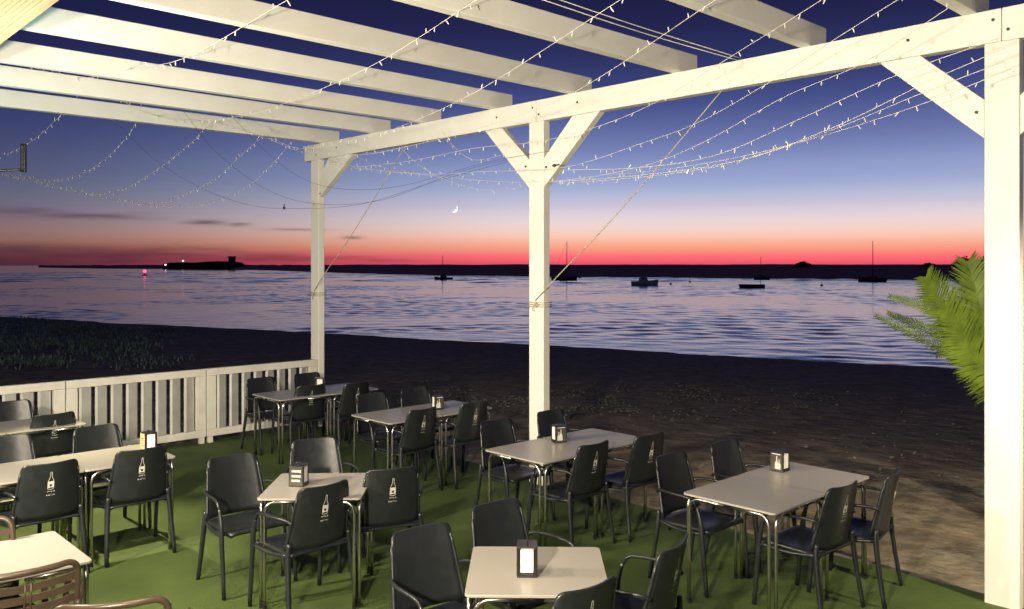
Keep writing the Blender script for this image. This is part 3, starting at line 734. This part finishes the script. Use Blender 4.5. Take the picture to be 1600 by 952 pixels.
# ------------------------------------------------------------------ napkin holders
def napkin(x, y, a, label, style, w=.105, d=.10, h=.145):
    t = empty('napkin_holder', (x, y, .7305), R(a)); tag(t, label, 'napkin holder', 'napkin holders on the tables')
    # body: open on local +-x sides (napkins), printed plates on +-y
    bm = bmesh.new(); e = .005
    box(bm, (0, 0, e / 2), (w, d, e)); box(bm, (0, 0, h - e / 2), (w, d, e))
    for s in (-1, 1): box(bm, (0, s * (d / 2 - e / 2), h / 2), (w, e, h - 2 * e - .001))
    for s in (-1, 1):
        for q_ in (-1, 1): box(bm, (s * (w / 2 - .003), q_ * (d / 2 - .011), h / 2), (.006, .010, h - 2 * e - .001))
        box(bm, (s * (w / 2 - .003), 0, .013), (.006, d - .035, .014))
    build('case', bm, M_BLACK, t, bevel=.0015)
    for s in (-1, 1):
        bm = bmesh.new(); 
        for k in range(7):
            xx = s * (w / 2 - .004 - .0045 * k); box(bm, (xx, random.uniform(-.001, .001), h / 2 + .004), (.0032, d - .036, h - .040 - random.random() * .003))
        build('napkins', bm, M_PAPER, t)
    for s in (-1, 1):
        bm = bmesh.new(); box(bm, (0, s * (d / 2 + .001), h / 2), (w - .014, .002, h - .016)); 
        pl = build('plate', bm, M_GOLD if style == 'straw' else M_FACE, t)
        if style == 'straw':
            bm = bmesh.new()
            for k in range(4): box(bm, (0, s * (d / 2 + .0025), h * (.28 + .13 * k)), (w * .5, .001, .006))
            build('label_print', bm, M_EDGE, pl); continue
        bm = bmesh.new(); yy = s * (d / 2 + .0028)
        def face(pts): bm.faces.new([bm.verts.new((px, yy, pz)) for px, pz in pts])
        if style == 'bottle':
            for ox, sc in ((-.004, 1.0), (-.024, .8)):
                hh = .095 * sc; ww = .014 * sc
                face([(ox - ww, .02), (ox + ww, .02), (ox + ww, .02 + hh * .45), (ox + ww * .28, .02 + hh * .68), (ox + ww * .28, .02 + hh), (ox - ww * .28, .02 + hh), (ox - ww * .28, .02 + hh * .68), (ox - ww, .02 + hh * .45)])
            face([(-.034, .126), (.034, .126), (.03, .133), (-.03, .133)])
        else:
            for zr in (.035, .066, .100):
                xx = -.03
                while xx < .03:
                    wd = random.uniform(.006, .012); face([(xx, zr), (xx + wd, zr), (xx + wd, zr + .015), (xx, zr + .015)]); xx += wd + .003
        build('plate_print', bm, M_PRINT, pl)
    bm = bmesh.new(); tube(bm, crom([(-.03, 0, h), (-.02, 0, h + .012), (.02, 0, h + .012), (.03, 0, h)], 3), .003, 6); build('grip', bm, M_BLACK, t, smooth=True)
    return t
napkin(1.985, 6.30, 133.5, 'steel napkin holder with white bottle print on the right-hand tables', 'bottle')
napkin(0.405, 7.33, 20.0, 'black napkin holder with white bottle print on the tables by the middle post', 'bottle')
napkin(-0.785, 9.00, 25.0, 'black napkin holder on the tables midway between the left and middle posts', 'bottle')
napkin(-2.36, 10.42, 105.0, 'small napkin holder on the farthest tables by the post', 'bottle')
napkin(-1.475, 5.88, -8.0, 'napkin holder with three rows of gold letters and napkins bulging at both sides', 'rows')
napkin(0.075, 4.19, 88.0, 'black napkin dispenser showing a full white napkin front, on the bottom centre table', 'bottle', w=.115, d=.098, h=.150)
napkin(-3.00, 7.02, 133.5 + 0, 'napkin holder with a straw coloured label on the joined tables at the left', 'straw')

# ------------------------------------------------------------------ string lights, wires and ropes
def at(px, py, y): return Vector(((px - 800) / FPX * y, y, CAMH + (415 - py) / FPX * y))
def bulb_mesh():
    bm = bmesh.new(); tube(bm, [(0, 0, 0), (0, 0, -.012), (0, 0, -.014), (0, 0, -.045), (0, 0, -.05)], [.003, .003, .0055, .005, .002], 6)
    bmesh.ops.recalc_face_normals(bm, faces=bm.faces); me = bpy.data.meshes.new('bulb'); bm.to_mesh(me); bm.free(); me.materials.append(M_BULB); return me
BULB = bulb_mesh()
def strand(pts, label, step=.18, r=.0023, seed=0):
    P = crom([at(*p) for p in pts], 10); rnd = random.Random(seed)
    t = empty('string_light', P[0]); tag(t, label, 'string lights', 'strings of small unlit bulbs under the pergola')
    bm = bmesh.new(); tube(bm, [p - P[0] for p in P], r, 5); build('cable', bm, M_WIRE, t, smooth=True)
    acc = 0
    for a, b in zip(P, P[1:]):
        l = (b - a).length; d = (b - a).normalized()
        while acc < l:
            p = a + d * acc - P[0]
            o = bpy.data.objects.new('bulb', BULB); COL.objects.link(o); o.parent = t; o.location = p
            o.rotation_euler = (rnd.uniform(-.6, .6) + (math.pi if rnd.random() < .22 else 0), rnd.uniform(-.7, .7), rnd.uniform(0, 6))
            o.scale = [rnd.uniform(.6, .88)] * 3
            acc += step * rnd.uniform(.75, 1.3)
        acc -= l
strand([(470, -12, 5.4), (295, 88, 6.7), (210, 107, 7.6), (125, 122, 8.4), (60, 108, 8.8), (-30, 80, 9.2)], 'leftmost light string, curving under the roof corner at top left', seed=1)
strand([(760, -10, 5.4), (590, 98, 6.8), (470, 152, 8.0), (385, 180, 8.8), (300, 189, 9.6), (240, 180, 10.2), (195, 160, 10.4)], 'light string rising from the left rafters to the top edge left of centre', seed=2)
strand([(975, -4, 5.4), (750, 140, 6.9), (620, 200, 8.2), (540, 222, 9.2), (470, 232, 9.9), (420, 215, 10.5)], 'light string rising past the fifth rafter end to the top edge', seed=3)
strand([(1130, -8, 5.3), (890, 148, 6.9), (740, 203, 8.2), (640, 228, 9.2), (555, 242, 10.0), (470, 228, 10.8)], 'light string crossing the beam just left of the middle post', seed=4)
strand([(1290, -4, 5.2), (1180, 65, 5.8), (1000, 172, 7.0), (860, 218, 8.0), (740, 232, 8.8), (640, 252, 9.6), (550, 262, 10.4)], 'light string crossing the beam just right of the middle post', seed=5)
strand([(1412, -6, 5.0), (1310, 58, 5.5), (1200, 130, 6.2), (1090, 192, 6.9), (1000, 225, 7.6), (880, 262, 8.3), (760, 268, 9.2), (660, 272, 10.0), (560, 262, 10.8), (500, 247, 11.4)], 'light string passing between the last rafters and over the middle braces', seed=6)
strand([(1480, 14, 4.9), (1350, 98, 5.5), (1225, 152, 6.2), (1100, 222, 6.9), (1000, 261, 7.6), (880, 282, 8.4), (780, 284, 9.2), (690, 276, 10), (600, 262, 10.8), (545, 240, 11.2)], 'light string starting where the beam meets the last rafter', seed=7)
strand([(1560, 60, 4.9), (1400, 118, 5.4), (1250, 186, 6.1), (1120, 242, 6.8), (1000, 262, 7.5), (880, 266, 8.3)], 'uppermost light string leaving the near right post', seed=8)
strand([(1570, 76, 4.9), (1450, 128, 5.3), (1300, 200, 5.9), (1150, 252, 6.7), (1000, 274, 7.5), (860, 285, 8.4)], 'second light string down leaving the near right post', seed=9)
strand([(1570, 96, 5.0), (1440, 146, 5.4), (1290, 207, 6.1), (1140, 256, 6.9), (1010, 276, 7.7), (870, 287, 8.6)], 'third light string down leaving the near right post', seed=10)
strand([(1580, 108, 5.1), (1440, 163, 5.5), (1310, 205, 6.2), (1180, 240, 7.0), (1060, 262, 7.8), (940, 274, 8.8)], 'lowest light string leaving the near right post', seed=11)
strand([(225, 150, 9.8), (205, 205, 10.6), (150, 260, 11.2), (95, 280, 11.6), (40, 278, 12.0), (-40, 262, 12.4)], 'drooping light string under the left rafters, second from the left', step=.11, seed=12)
strand([(330, 185, 10.2), (300, 222, 10.8), (235, 272, 11.3), (180, 300, 11.8), (130, 300, 12.2), (60, 283, 12.6), (-40, 255, 13)], 'drooping light string under the left rafters, third from the left', step=.11, seed=13)
strand([(420, 205, 10.8), (385, 235, 11.3), (335, 280, 11.8), (285, 305, 12.2), (240, 316, 12.6), (170, 310, 13), (80, 290, 13.3), (-30, 262, 13.6)], 'drooping light string under the left rafters, nearest the farthest post', step=.11, seed=14)
strand([(140, 130, 9.4), (90, 185, 10.2), (50, 220, 10.8), (0, 245, 11.4), (-50, 262, 12)], 'drooping light string at the left edge above the dark bracket', step=.11, seed=15)
strand([(-20, 60, 7.6), (15, 92, 7.8), (60, 103, 8.3), (110, 120, 8.8), (150, 128, 9.0), (195, 160, 9.4), (250, 182, 9.8), (340, 192, 10.3), (420, 218, 10.8), (475, 240, 11.2), (545, 262, 11.6), (640, 268, 11.6)], 'long light string running along the lowest left rafters towards the farthest post', step=.12, seed=16)
strand([(620, 226, 10.6), (655, 258, 10.4), (700, 283, 10.2), (760, 297, 9.8), (815, 292, 9.4), (850, 270, 9.0)], 'short drooping light string above the crescent moon, left of the middle post', step=.13, seed=17)
strand([(690, 205, 9.6), (712, 232, 9.8), (742, 250, 9.8), (790, 240, 9.4), (835, 216, 8.9)], 'small loop of light string hanging in the left brace of the middle post', step=.13, seed=18)
strand([(455, 222, 10.9), (420, 262, 11.4), (380, 296, 11.8), (330, 316, 12.2), (280, 322, 12.5), (200, 316, 12.9), (110, 296, 13.2), (-20, 268, 13.5)], 'lowest and faintest light string drooping at the left', step=.13, seed=19)
def wire(name, pts, r, m, label, cat, group=None):
    P = crom([at(*p) for p in pts], 8); bm = bmesh.new(); tube(bm, [p - P[0] for p in P], r, 6)
    o = build(name, bm, m, smooth=True, loc=P[0]); tag(o, label, cat, group); return o
wire('cable', [(285, 172, 10.2), (340, 240, 10.6), (420, 298, 10.7), (500, 319, 10.6), (600, 312, 10.2), (720, 268, 9.6), (900, 225, 8.7)], .0018, M_DWIRE, 'bare dark wire sagging behind the moon side of the farthest post, middle one', 'cable', 'sagging bare wires')
wire('cable', [(180, 190, 10.8), (240, 248, 11.2), (310, 292, 11.2), (380, 318, 11.1), (444, 326, 11.0), (560, 320, 10.6), (680, 284, 10.0), (840, 240, 9.0)], .0018, M_DWIRE, 'lowest bare dark wire sagging past the farthest post', 'cable', 'sagging bare wires')
wire('cable', [(365, 185, 10.4), (410, 232, 10.6), (470, 278, 10.5), (540, 296, 10.3), (630, 290, 9.9), (760, 254, 9.2), (860, 236, 8.6)], .0018, M_DWIRE, 'uppermost bare dark wire sagging right of the farthest post', 'cable', 'sagging bare wires')
bm = bmesh.new(); bmesh.ops.create_icosphere(bm, subdivisions=2, radius=.018)
for v_ in bm.verts: v_.co.z *= 1.35
tube(bm, [(0, 0, .03), (0, 0, .05)], .008, 6)
tag(build('cable_plug', bm, M_DWIRE, smooth=True, loc=at(444, 325, 11.0)), 'small dark plug on the lowest sagging wire left of the farthest post', 'plug')
bm = bmesh.new(); bmesh.ops.create_icosphere(bm, subdivisions=2, radius=.022)
for v_ in bm.verts: v_.co.z *= 0.75
tube(bm, [(0, 0, 0), (.05, 0, .012)], .008, 6)
tag(build('cable_plug', bm, M_DWIRE, smooth=True, loc=at(866, 259, 8.2)), 'small black plug hanging before the right brace of the middle post', 'plug')
for dy, lb in ((0, 'upper of the two thin steel wires crossing the top edge right of centre'), (9, 'lower of the two thin steel wires crossing the top edge right of centre')):
    wire('guy_wire', [(840, -12 + dy, 6.6), (1000, 42 + dy * .9, 7.0), (1160, 92 + dy * .5, 7.35)], .0045, M_WIRE, lb, 'wire', 'thin steel wires over the pergola')

def rope(u0, u1, label):
    a = uv(u0 - .0, VF - .012, 1.89); b = uv(u1, VF + .03, BB + .01)
    t = empty('guy_rope', a); tag(t, label, 'rope', 'guy ropes tied to the posts')
    bm = bmesh.new(); d = b - a; pts = []
    for k in range(13):
        f = k / 12; p = d * f; p.z -= .05 * math.sin(math.pi * f); p += Vector((-V.x, -V.y, 0)) * .02 * math.sin(math.pi * min(1, f * 3)); pts.append(p)
    tube(bm, pts, .0052, 6); build('rope_line', bm, M_ROPE, t, smooth=True)
    bm = bmesh.new(); w_ = Vector((V.x, V.y, 0)); u_ = Vector((U.x, U.y, 0))
    for k in range(3):      # turns round the post
        z = -.02 - .022 * k; s = .118; dd = VT / 2 + .012; cc = w_ * (VT / 2 + .012)
        c4 = [cc + u_ * s - w_ * dd, cc + u_ * s + w_ * dd, cc - u_ * s + w_ * dd, cc - u_ * s - w_ * dd, cc + u_ * s - w_ * dd]
        off = Vector((0, 0, z)) + u_ * (POSTS[1] - POSTS[1])
        tube(bm, [p + off for p in c4], .006, 6)
    tube(bm, [Vector((0, 0, -.03)) - w_ * .012 + u_ * x + Vector((0, 0, zz)) for x, zz in ((0, 0), (-.03, -.04), (-.05, -.02), (-.03, .01), (.02, -.03), (.03, -.07), (.0, -.08))], .006, 6)
    build('knot', bm, M_ROPE, t, smooth=True)
rope(POSTS[1], 3.98, 'pale rope slanting from the middle post up to the beam')
rope(POSTS[2], 8.45, 'pale rope slanting from the farthest post up to the beam')

# dark lamp bracket at the left edge
t = empty('floodlight', at(37, 247, 9.0)); tag(t, 'dark upright floodlight head on a thin arm at the left edge', 'lamp')
bm = bmesh.new(); box(bm, (0, 0, 0), (.05, .05, .30)); build('lamp_head', bm, M_BLACK, t, bevel=.008)
bm = bmesh.new(); box(bm, (.0, -.028, 0), (.016, .004, .25)); build('lamp_glass', bm, M_FACE, t)
bm = bmesh.new(); tube(bm, [(-.03, 0, -.125), (-1.6, .35, -.13), (-1.6, .35, 1.70)], .013, 8); build('arm', bm, M_BLACK, t, smooth=True)

# ------------------------------------------------------------------ moon
def moon():
    bm = bmesh.new(); Rr = 12.5; n = 24; k = 5
    outer = []; inner = []
    for i in range(n + 1):
        a = -math.pi / 2 + math.pi * i / n
        outer.append((Rr * math.cos(a), Rr * math.sin(a))); inner.append((Rr * .52 * math.cos(a), Rr * math.sin(a)))
    ring = []
    for i in range(n + 1):
        row = []
        for j in range(k + 1):
            f = j / k; x = inner[i][0] * (1 - f) + outer[i][0] * f; z = outer[i][1]
            dep = math.sqrt(max(0, Rr * Rr - x * x - z * z)); row.append(bm.verts.new((x, -dep * .5, z)))
        row2 = [bm.verts.new((v.co.x, v.co.y + 1.2, v.co.z)) for v in row]
        ring.append(row + row2[::-1])
    for a, b in zip(ring, ring[1:]):
        m = len(a)
        for j in range(m): bm.faces.new([a[j], a[(j+1) % m], b[(j+1) % m], b[j]])
    o = build('moon', bm, M_MOON, smooth=True, loc=at(709, 326, 2600)); o.rotation_euler = (0, R(38), 0)
    tag(o, 'thin white crescent moon low in the sky between the posts', 'moon')
moon()

# ------------------------------------------------------------------ boats and buoys
def hull(bm, L, B, H, draft=.2, sheer=.25, bow=1.0, stern=.8):
    n = 14; rings = []
    for i in range(n + 1):
        f = i / n; x = -L / 2 + L * f
        w = B / 2 * (stern + (1 - stern) * math.sin(min(1, f * 2) * math.pi / 2)) * (1 - max(0, (f - .45) / .55) ** 2.2 * .97)
        zt = H + sheer * (f ** 2.2); rake = .28 * L * 0.12 * max(0, f - .7) / .3
        ring = [(x - rake, 0, -draft), (x - rake, w * .55, -draft * .5), (x - rake * .5, w * .88, H * .35), (x, w, zt), (x, w * .86, zt - .02), (x, 0, zt + .03), (x, -w * .86, zt - .02), (x, -w, zt), (x - rake * .5, -w * .88, H * .35), (x - rake, -w * .55, -draft * .5)]
        rings.append([bm.verts.new(p) for p in ring])
    for a, b in zip(rings, rings[1:]):
        m = len(a)
        for j in range(m): bm.faces.new([a[j], a[(j+1) % m], b[(j+1) % m], b[j]])
    bm.faces.new(rings[0]); bm.faces.new(rings[-1][::-1])
def boat(name, px, py, L, H, label, cat, rz=0, m=M_HULLB, mast=0, cabin=None, B=None, stays=True, sheer=.25, mastx=.05):
    p = seapt(px, py); t = empty(name, p, R(rz)); tag(t, label, cat, 'boats moored on the estuary')
    B = B or L * .34
    bm = bmesh.new(); hull(bm, L, B, H, sheer=sheer); build('hull', bm, m, t, smooth=False)
    if cabin:
        cx, cl, chh = cabin; bm = bmesh.new()
        poly = [Vector((cx - cl / 2, -B * .3, H)), Vector((cx + cl / 2, -B * .3, H)), Vector((cx + cl * .28, -B * .3, H + chh)), Vector((cx - cl * .36, -B * .3, H + chh))]
        prism(bm, poly, Vector((0, B * .6, 0))); box(bm, (cx - cl * .04, 0, H + chh + .04), (cl * .74, B * .66, .06))
        cb = build('cabin', bm, m, t)
        bm = bmesh.new()
        for s in (-1, 1): box(bm, (cx - .02 * cl, s * B * .302, H + chh * .62), (cl * .5, .02, chh * .3))
        build('window', bm, M_GLASS, cb)
    if mast:
        bm = bmesh.new(); tube(bm, [(L * mastx, 0, H * .6), (L * mastx, 0, mast)], [.11, .07], 8); mo = build('mast', bm, M_MAST, t, smooth=True)
        if stays:
            bm = bmesh.new()
            for a in [(L * .48, 0, H + sheer), (-L * .48, 0, H), ]: tube(bm, [(L * mastx, 0, mast - .1), a], .018, 4)
            build('stay', bm, M_MAST, mo)
            bm = bmesh.new(); tube(bm, [(L * mastx, 0, H + 1.0), (-L * .38, 0, H + .95)], [.1, .08], 8); build('boom', bm, M_MAST, mo, smooth=True)
    return t
boat('motorboat', 1008, 446, 5.6, .85, 'pale motorboat with a raised cabin, moored right of the middle post', 'motorboat', rz=4, m=M_HULLD, cabin=(-.35, 1.9, .85), sheer=.35)
boat('dinghy', 1174, 450, 4.7, .62, 'long low open boat lying nearest of the moored boats', 'boat', rz=183, m=M_HULLB, sheer=.05)
boat('sailboat', 882, 437.5, 7.4, .8, 'sailboat with tall mast and stays just right of the middle post', 'sailboat', rz=3, mast=11.0, cabin=(-.3, 2.6, .5), mastx=.09)
boat('cabin_boat', 693, 437, 5.4, .6, 'small dark cabin boat with thin mast, left of the middle post', 'boat', rz=176, mast=7.0, cabin=(0, 2.0, .75), stays=False)
boat('cabin_boat', 1190, 437, 4.6, .7, 'small dark boat with a short thin mast, behind the low open boat', 'boat', rz=178, mast=6.6, stays=False, cabin=(.2, 1.6, .3))
boat('sailboat', 1362, 440, 7.2, .9, 'dark sailboat with a bare tall mast, at the right near the palm', 'sailboat', rz=181, mast=10.4, cabin=(0, 2.6, .35), stays=False, mastx=-.04)
def buoy(px, py, r, label, pole=.5):
    t = empty('buoy', seapt(px, py)); tag(t, label, 'buoy', 'small dark mooring buoys')
    bm = bmesh.new(); bmesh.ops.create_uvsphere(bm, u_segments=12, v_segments=8, radius=r); build('float', bm, M_HULLB, t, smooth=True)
    bm = bmesh.new(); tube(bm, [(0, 0, r * .8), (0, 0, r + pole)], .05, 6); build('stem', bm, M_HULLB, t)
buoy(1048, 444.5, .30, 'small dark buoy right beside the pale motorboat', .15)
buoy(1078, 441, .32, 'dark buoy between the pale motorboat and the low open boat', .75)
buoy(764, 431.5, .5, 'tiny dark buoy left of the middle post')
buoy(906, 435, .45, 'tiny dark buoy at the bow of the sailboat by the middle post')
buoy(1284, 446.5, .32, 'dark buoy left of the sailboat near the palm', .4)
# channel beacon with red light
t = empty('beacon', seapt(226, 431)); tag(t, 'channel beacon with a glowing red light far out at the left', 'beacon')
bm = bmesh.new(); tube(bm, [(0, 0, -.4), (0, 0, .35), (0, 0, .5), (0, 0, 1.2)], [1.0, 1.0, .35, .22], 12); build('float', bm, M_HULLB, t)
bm = bmesh.new(); bmesh.ops.create_uvsphere(bm, u_segments=12, v_segments=8, radius=.62, matrix=Matrix.Translation((0, 0, 1.75))); build('lantern', bm, M_REDL, t, smooth=True)

# fort on its islet
D = 872.0
def fx(px): return (px - 800) / FPX * D
t = empty('fort', (fx(315), D, WZ)); tag(t, 'low dark island fort with a square tower at its right end', 'fort')
def fz(py): return CAMH + (415 - py) / FPX * D - WZ
bm = bmesh.new()
prof = [(262, 421), (262, 413), (272, 410.5), (290, 410.2), (300, 411), (318, 410), (330, 408.8), (345, 408.3), (356, 409), (367, 410), (372, 413.5), (395, 415), (395, 421)]
prism(bm, [Vector((fx(a) - fx(315), -12, fz(b))) for a, b in prof], Vector((0, 34, 0))); build('wall', bm, M_FORT, t)
bm = bmesh.new(); box(bm, (fx(360.5) - fx(315), 4, (fz(402) + fz(410)) / 2), (5.6, 6, fz(402) - fz(410) + .6)); box(bm, (fx(360.5) - fx(315), 4, fz(401.3)), (6.6, 7, .9))
build('tower', bm, M_FORT, t)
for px, py, r in ((293.5, 408, .75), (266.5, 414, .7)):
    bm = bmesh.new(); bmesh.ops.create_uvsphere(bm, u_segments=10, v_segments=6, radius=r, matrix=Matrix.Translation((fx(px) - fx(315), -12.8, fz(py)))); build('lamp', bm, M_WHL, t, smooth=True)

# trees on the far shore
def far_tree(px, ybase, ytop, wpx, dist, label, seed):
    rnd = random.Random(seed); s = dist / FPX; x = (px - 800) * s
    zb = CAMH + (415 - ybase) * s - .8; zt = CAMH + (415 - ytop) * s; w_ = wpx * s / 2; h = zt - zb
    t = empty('pine_tree', (x, dist, zb)); tag(t, label, 'tree', 'pines on the far shore')
    bm = bmesh.new(); tube(bm, [(0, 0, -1), (w_ * .05, 0, h * .3), (0, 0, h * .75)], [.3, .22, .12], 7)
    tube(bm, [(0, 0, h * .3), (w_ * .5, 0, h * .6)], [.14, .06], 6); tube(bm, [(0, 0, h * .3), (-w_ * .5, 0, h * .6)], [.14, .06], 6); build('trunk', bm, M_TREE, t)
    bm = bmesh.new()
    for k in range(900):
        a = rnd.uniform(0, 2 * math.pi); rr = rnd.random() ** .7; q_ = rnd.random()
        cx, cy = w_ * rr * math.cos(a), w_ * rr * math.sin(a); cz = h * (.12 + .86 * q_ * (1 - rr ** 1.7) + .09 * noise.noise(Vector((cx, cy, 0))))
        M = Matrix.Rotation(rnd.uniform(0, 6.3), 3, 'Z') @ Matrix.Rotation(rnd.uniform(-1, 1), 3, 'X'); sz = .28 * rnd.uniform(.6, 1.4)
        vs = [bm.verts.new(Vector((cx, cy, cz)) + M @ Vector(p) * sz) for p in ((-1, -.5, 0), (1, -.5, 0), (.7, .6, .2), (-.7, .6, -.2))]; bm.faces.new(vs)
    build('crown', bm, M_TREE, t)
far_tree(1255, 414.5, 407.5, 30, 300, 'rounded lone pine on the far shore between two boats', 1)
far_tree(1452, 414.5, 410.5, 34, 275, 'low spreading pine left of the palm fronds', 2)
far_tree(1506, 414.5, 399.5, 42, 270, 'taller flat topped pine behind the palm fronds', 3)
far_tree(1536, 414.5, 400.5, 40, 285, 'pine half hidden by the near right post', 4)

# ------------------------------------------------------------------ palm
def frond(bm, pts, ll, n=46, droop=.25, rnd=random, side=None):
    P = crom(pts, 8); tube(bm, P, [.011 * (1 - .85 * i / len(P)) for i in range(len(P))], 5)
    L = sum((b - a).length for a, b in zip(P, P[1:])); m = len(P)
    for i in range(n):
        f = .10 + .90 * i / n; k = f * (m - 1); k0 = min(int(k), m - 2); p = P[k0].lerp(P[k0 + 1], k - k0); t = (P[k0 + 1] - P[k0]).normalized()
        if side is None: sd = t.cross(Vector((0, 0, 1)));  sd.normalize()
        else: sd = (side - t * side.dot(t)).normalized()
        up = sd.cross(t).normalized()
        l = ll * (math.sin(math.pi * (0.02 + .90 * f)) ** .7) * rnd.uniform(.88, 1.1)
        for s in (-1, 1):
            d = (sd * s * .80 + t * (.50 + .35 * f) + up * rnd.uniform(-.05, .28)).normalized()
            w_ = .0095 * rnd.uniform(.8, 1.25); wd = t * w_
            mid = p + d * l * .5 + Vector((0, 0, -droop * l * .12)); end = p + d * l + Vector((0, 0, -droop * l * rnd.uniform(.3, .9)))
            v1, v2 = bm.verts.new(p - wd * .6), bm.verts.new(p + wd * .6); v3, v4 = bm.verts.new(mid + wd), bm.verts.new(mid - wd); v5 = bm.verts.new(end)
            bm.faces.new([v1, v2, v3, v4]); bm.faces.new([v4, v3, v5])
def palm():
    base = Vector((4.50, 7.05, 0)); t = empty('palm_tree', base + Vector((0, 0, -.1))); tag(t, 'bright green feather palm with long fronds behind the near right post', 'palm tree')
    bm = bmesh.new(); pts = []; rad = []
    for k in range(13): pts.append((0, .0, 1.25 * k / 12)); rad.append(.16 + .02 * (k % 2) - .002 * k)
    tube(bm, pts, rad, 12); build('trunk', bm, M_TRUNK, t)
    o = t.location; S = Vector((-.55, -.25, .8))
    F = [ # mid and tip given in the scene, leaflet length, side vector
      ([(1572, 612, 6.85), (1505, 525, 6.6), (1446, 432, 6.4)], .30, Vector((1, 0, .55))),
      ([(1585, 590, 6.9), (1540, 500, 6.75), (1512, 408, 6.8)], .32, Vector((1, 0, .1))),
      ([(1560, 570, 7.0), (1480, 495, 7.1), (1388, 462, 7.2)], .10, Vector((.4, 0, 1))),
      ([(1560, 590, 7.0), (1470, 525, 7.0), (1385, 488, 7.0)], .09, Vector((.3, .2, 1))),
      ([(1560, 600, 7.1), (1460, 540, 7.2), (1366, 492, 7.3)], .09, Vector((.3, .3, 1))),
      ([(1590, 600, 6.9), (1580, 480, 6.9), (1560, 400, 7.0)], .34, Vector((1, .2, 0))),
      ([(1570, 600, 6.75), (1510, 540, 6.6), (1478, 470, 6.5)], .26, Vector((1, .1, .3)))]
    for k, (pts, ll, sd) in enumerate(F):
        bm = bmesh.new(); w_ = [at(*p) - o for p in pts]; st = Vector((0, 0, 1.22))
        frond(bm, [st] + w_, ll, n=150 if k in (0, 1, 5, 6) else 60, rnd=random.Random(k), side=sd, droop=.1); build('frond', bm, M_PALM, t)
    for k in range(16):
        a = R(-60 + 170 * k / 15 + random.uniform(-8, 8)); Lr = random.uniform(.9, 1.25); el = random.uniform(.2, 1.1)
        d = Vector((math.cos(a), math.sin(a), 0)); st = Vector((0, 0, 1.22)); bm = bmesh.new()
        frond(bm, [st, st + d * Lr * .35 + Vector((0, 0, Lr * .5 * el)), st + d * Lr * .75 + Vector((0, 0, Lr * .6 * el)), st + d * Lr * 1.05 + Vector((0, 0, Lr * .35 * el))], .27, n=46, rnd=random.Random(50 + k)); build('frond', bm, M_PALM, t)
palm()

# ------------------------------------------------------------------ dune scrub and beach litter
bm = bmesh.new(); rnd = random.Random(11)
clumps = []
for k in range(1000):
    x = rnd.uniform(-48, -8.5); y = rnd.uniform(12, 50)
    d = math.exp(-(((x + 26) / 15.0) ** 2) - (((y - 33) / 17.0) ** 2))
    if noise.noise(Vector((x * .12, y * .12, 9))) * .6 + d < .40 + .25 * rnd.random() or 0.5 * x + 0.865 * y > 36: continue
    clumps.append((x, y, rnd.uniform(.35, 1.1), rnd.uniform(.10, .28)))
for x, y, rr, hh in clumps:
    z = ground_z(x, y)
    for q_ in range(130):
        a = rnd.uniform(0, 6.283); f = math.sqrt(rnd.random()); cx, cy = x + rr * f * math.cos(a), y + rr * f * math.sin(a)
        cz = z + hh * rnd.random() * (1 - .6 * f * f); s = rnd.uniform(.025, .06)
        M = Matrix.Rotation(rnd.uniform(0, 6.3), 3, 'Z') @ Matrix.Rotation(rnd.uniform(-1.3, 1.3), 3, 'X')
        vs = [bm.verts.new(Vector((cx, cy, cz)) + M @ Vector(p) * s) for p in ((-.5, 0, 0), (.5, 0, 0), (.15, 0, 1.9), (-.15, 0, 1.9))]; bm.faces.new(vs)
tag(build('dune_scrub', bm, M_SCRUB), 'low grey green scrub covering the dark dune beyond the fence', 'scrub', kind='stuff')
bm = bmesh.new()
for k in range(5200):
    if k < 4300:
        f = rnd.random(); x = -3 + 8.5 * f + rnd.gauss(0, 1.1) - .5; y = 12.6 + 6.0 * f + rnd.gauss(0, 1.3)
        if noise.noise(Vector((x * .9, y * .6, 4))) < -.05: continue
    else: x = rnd.uniform(-2, 12); y = rnd.uniform(8, 20)
    if x * V.x + y * V.y < 6.8: continue
    z = ground_z(x, y); s = rnd.uniform(.010, .036); M = Matrix.Rotation(rnd.uniform(0, 6.3), 3, 'Z') @ Matrix.Rotation(rnd.uniform(-.7, .7), 3, 'X')
    vs = [bm.verts.new(Vector((x, y, z + .012)) + M @ Vector((s * rnd.uniform(.6, 1.5) * math.cos(a_), s * rnd.uniform(.4, 1.1) * math.sin(a_), s * rnd.uniform(-.3, .5)))) for a_ in (0, 1.2, 2.3, 3.3, 4.4, 5.3)]
    c_ = bm.verts.new((x, y, z + .015 + s * .5))
    for a_ in range(6): bm.faces.new([vs[a_], vs[(a_ + 1) % 6], c_])
M_DEB = mat('dry_seaweed', (0.20, 0.195, 0.155), 0.95, base2=(0.04, 0.038, 0.03), vscale=3)
tag(build('beach_debris', bm, M_DEB), 'dry seaweed and shells scattered over the sand beyond the turf', 'debris', kind='stuff')
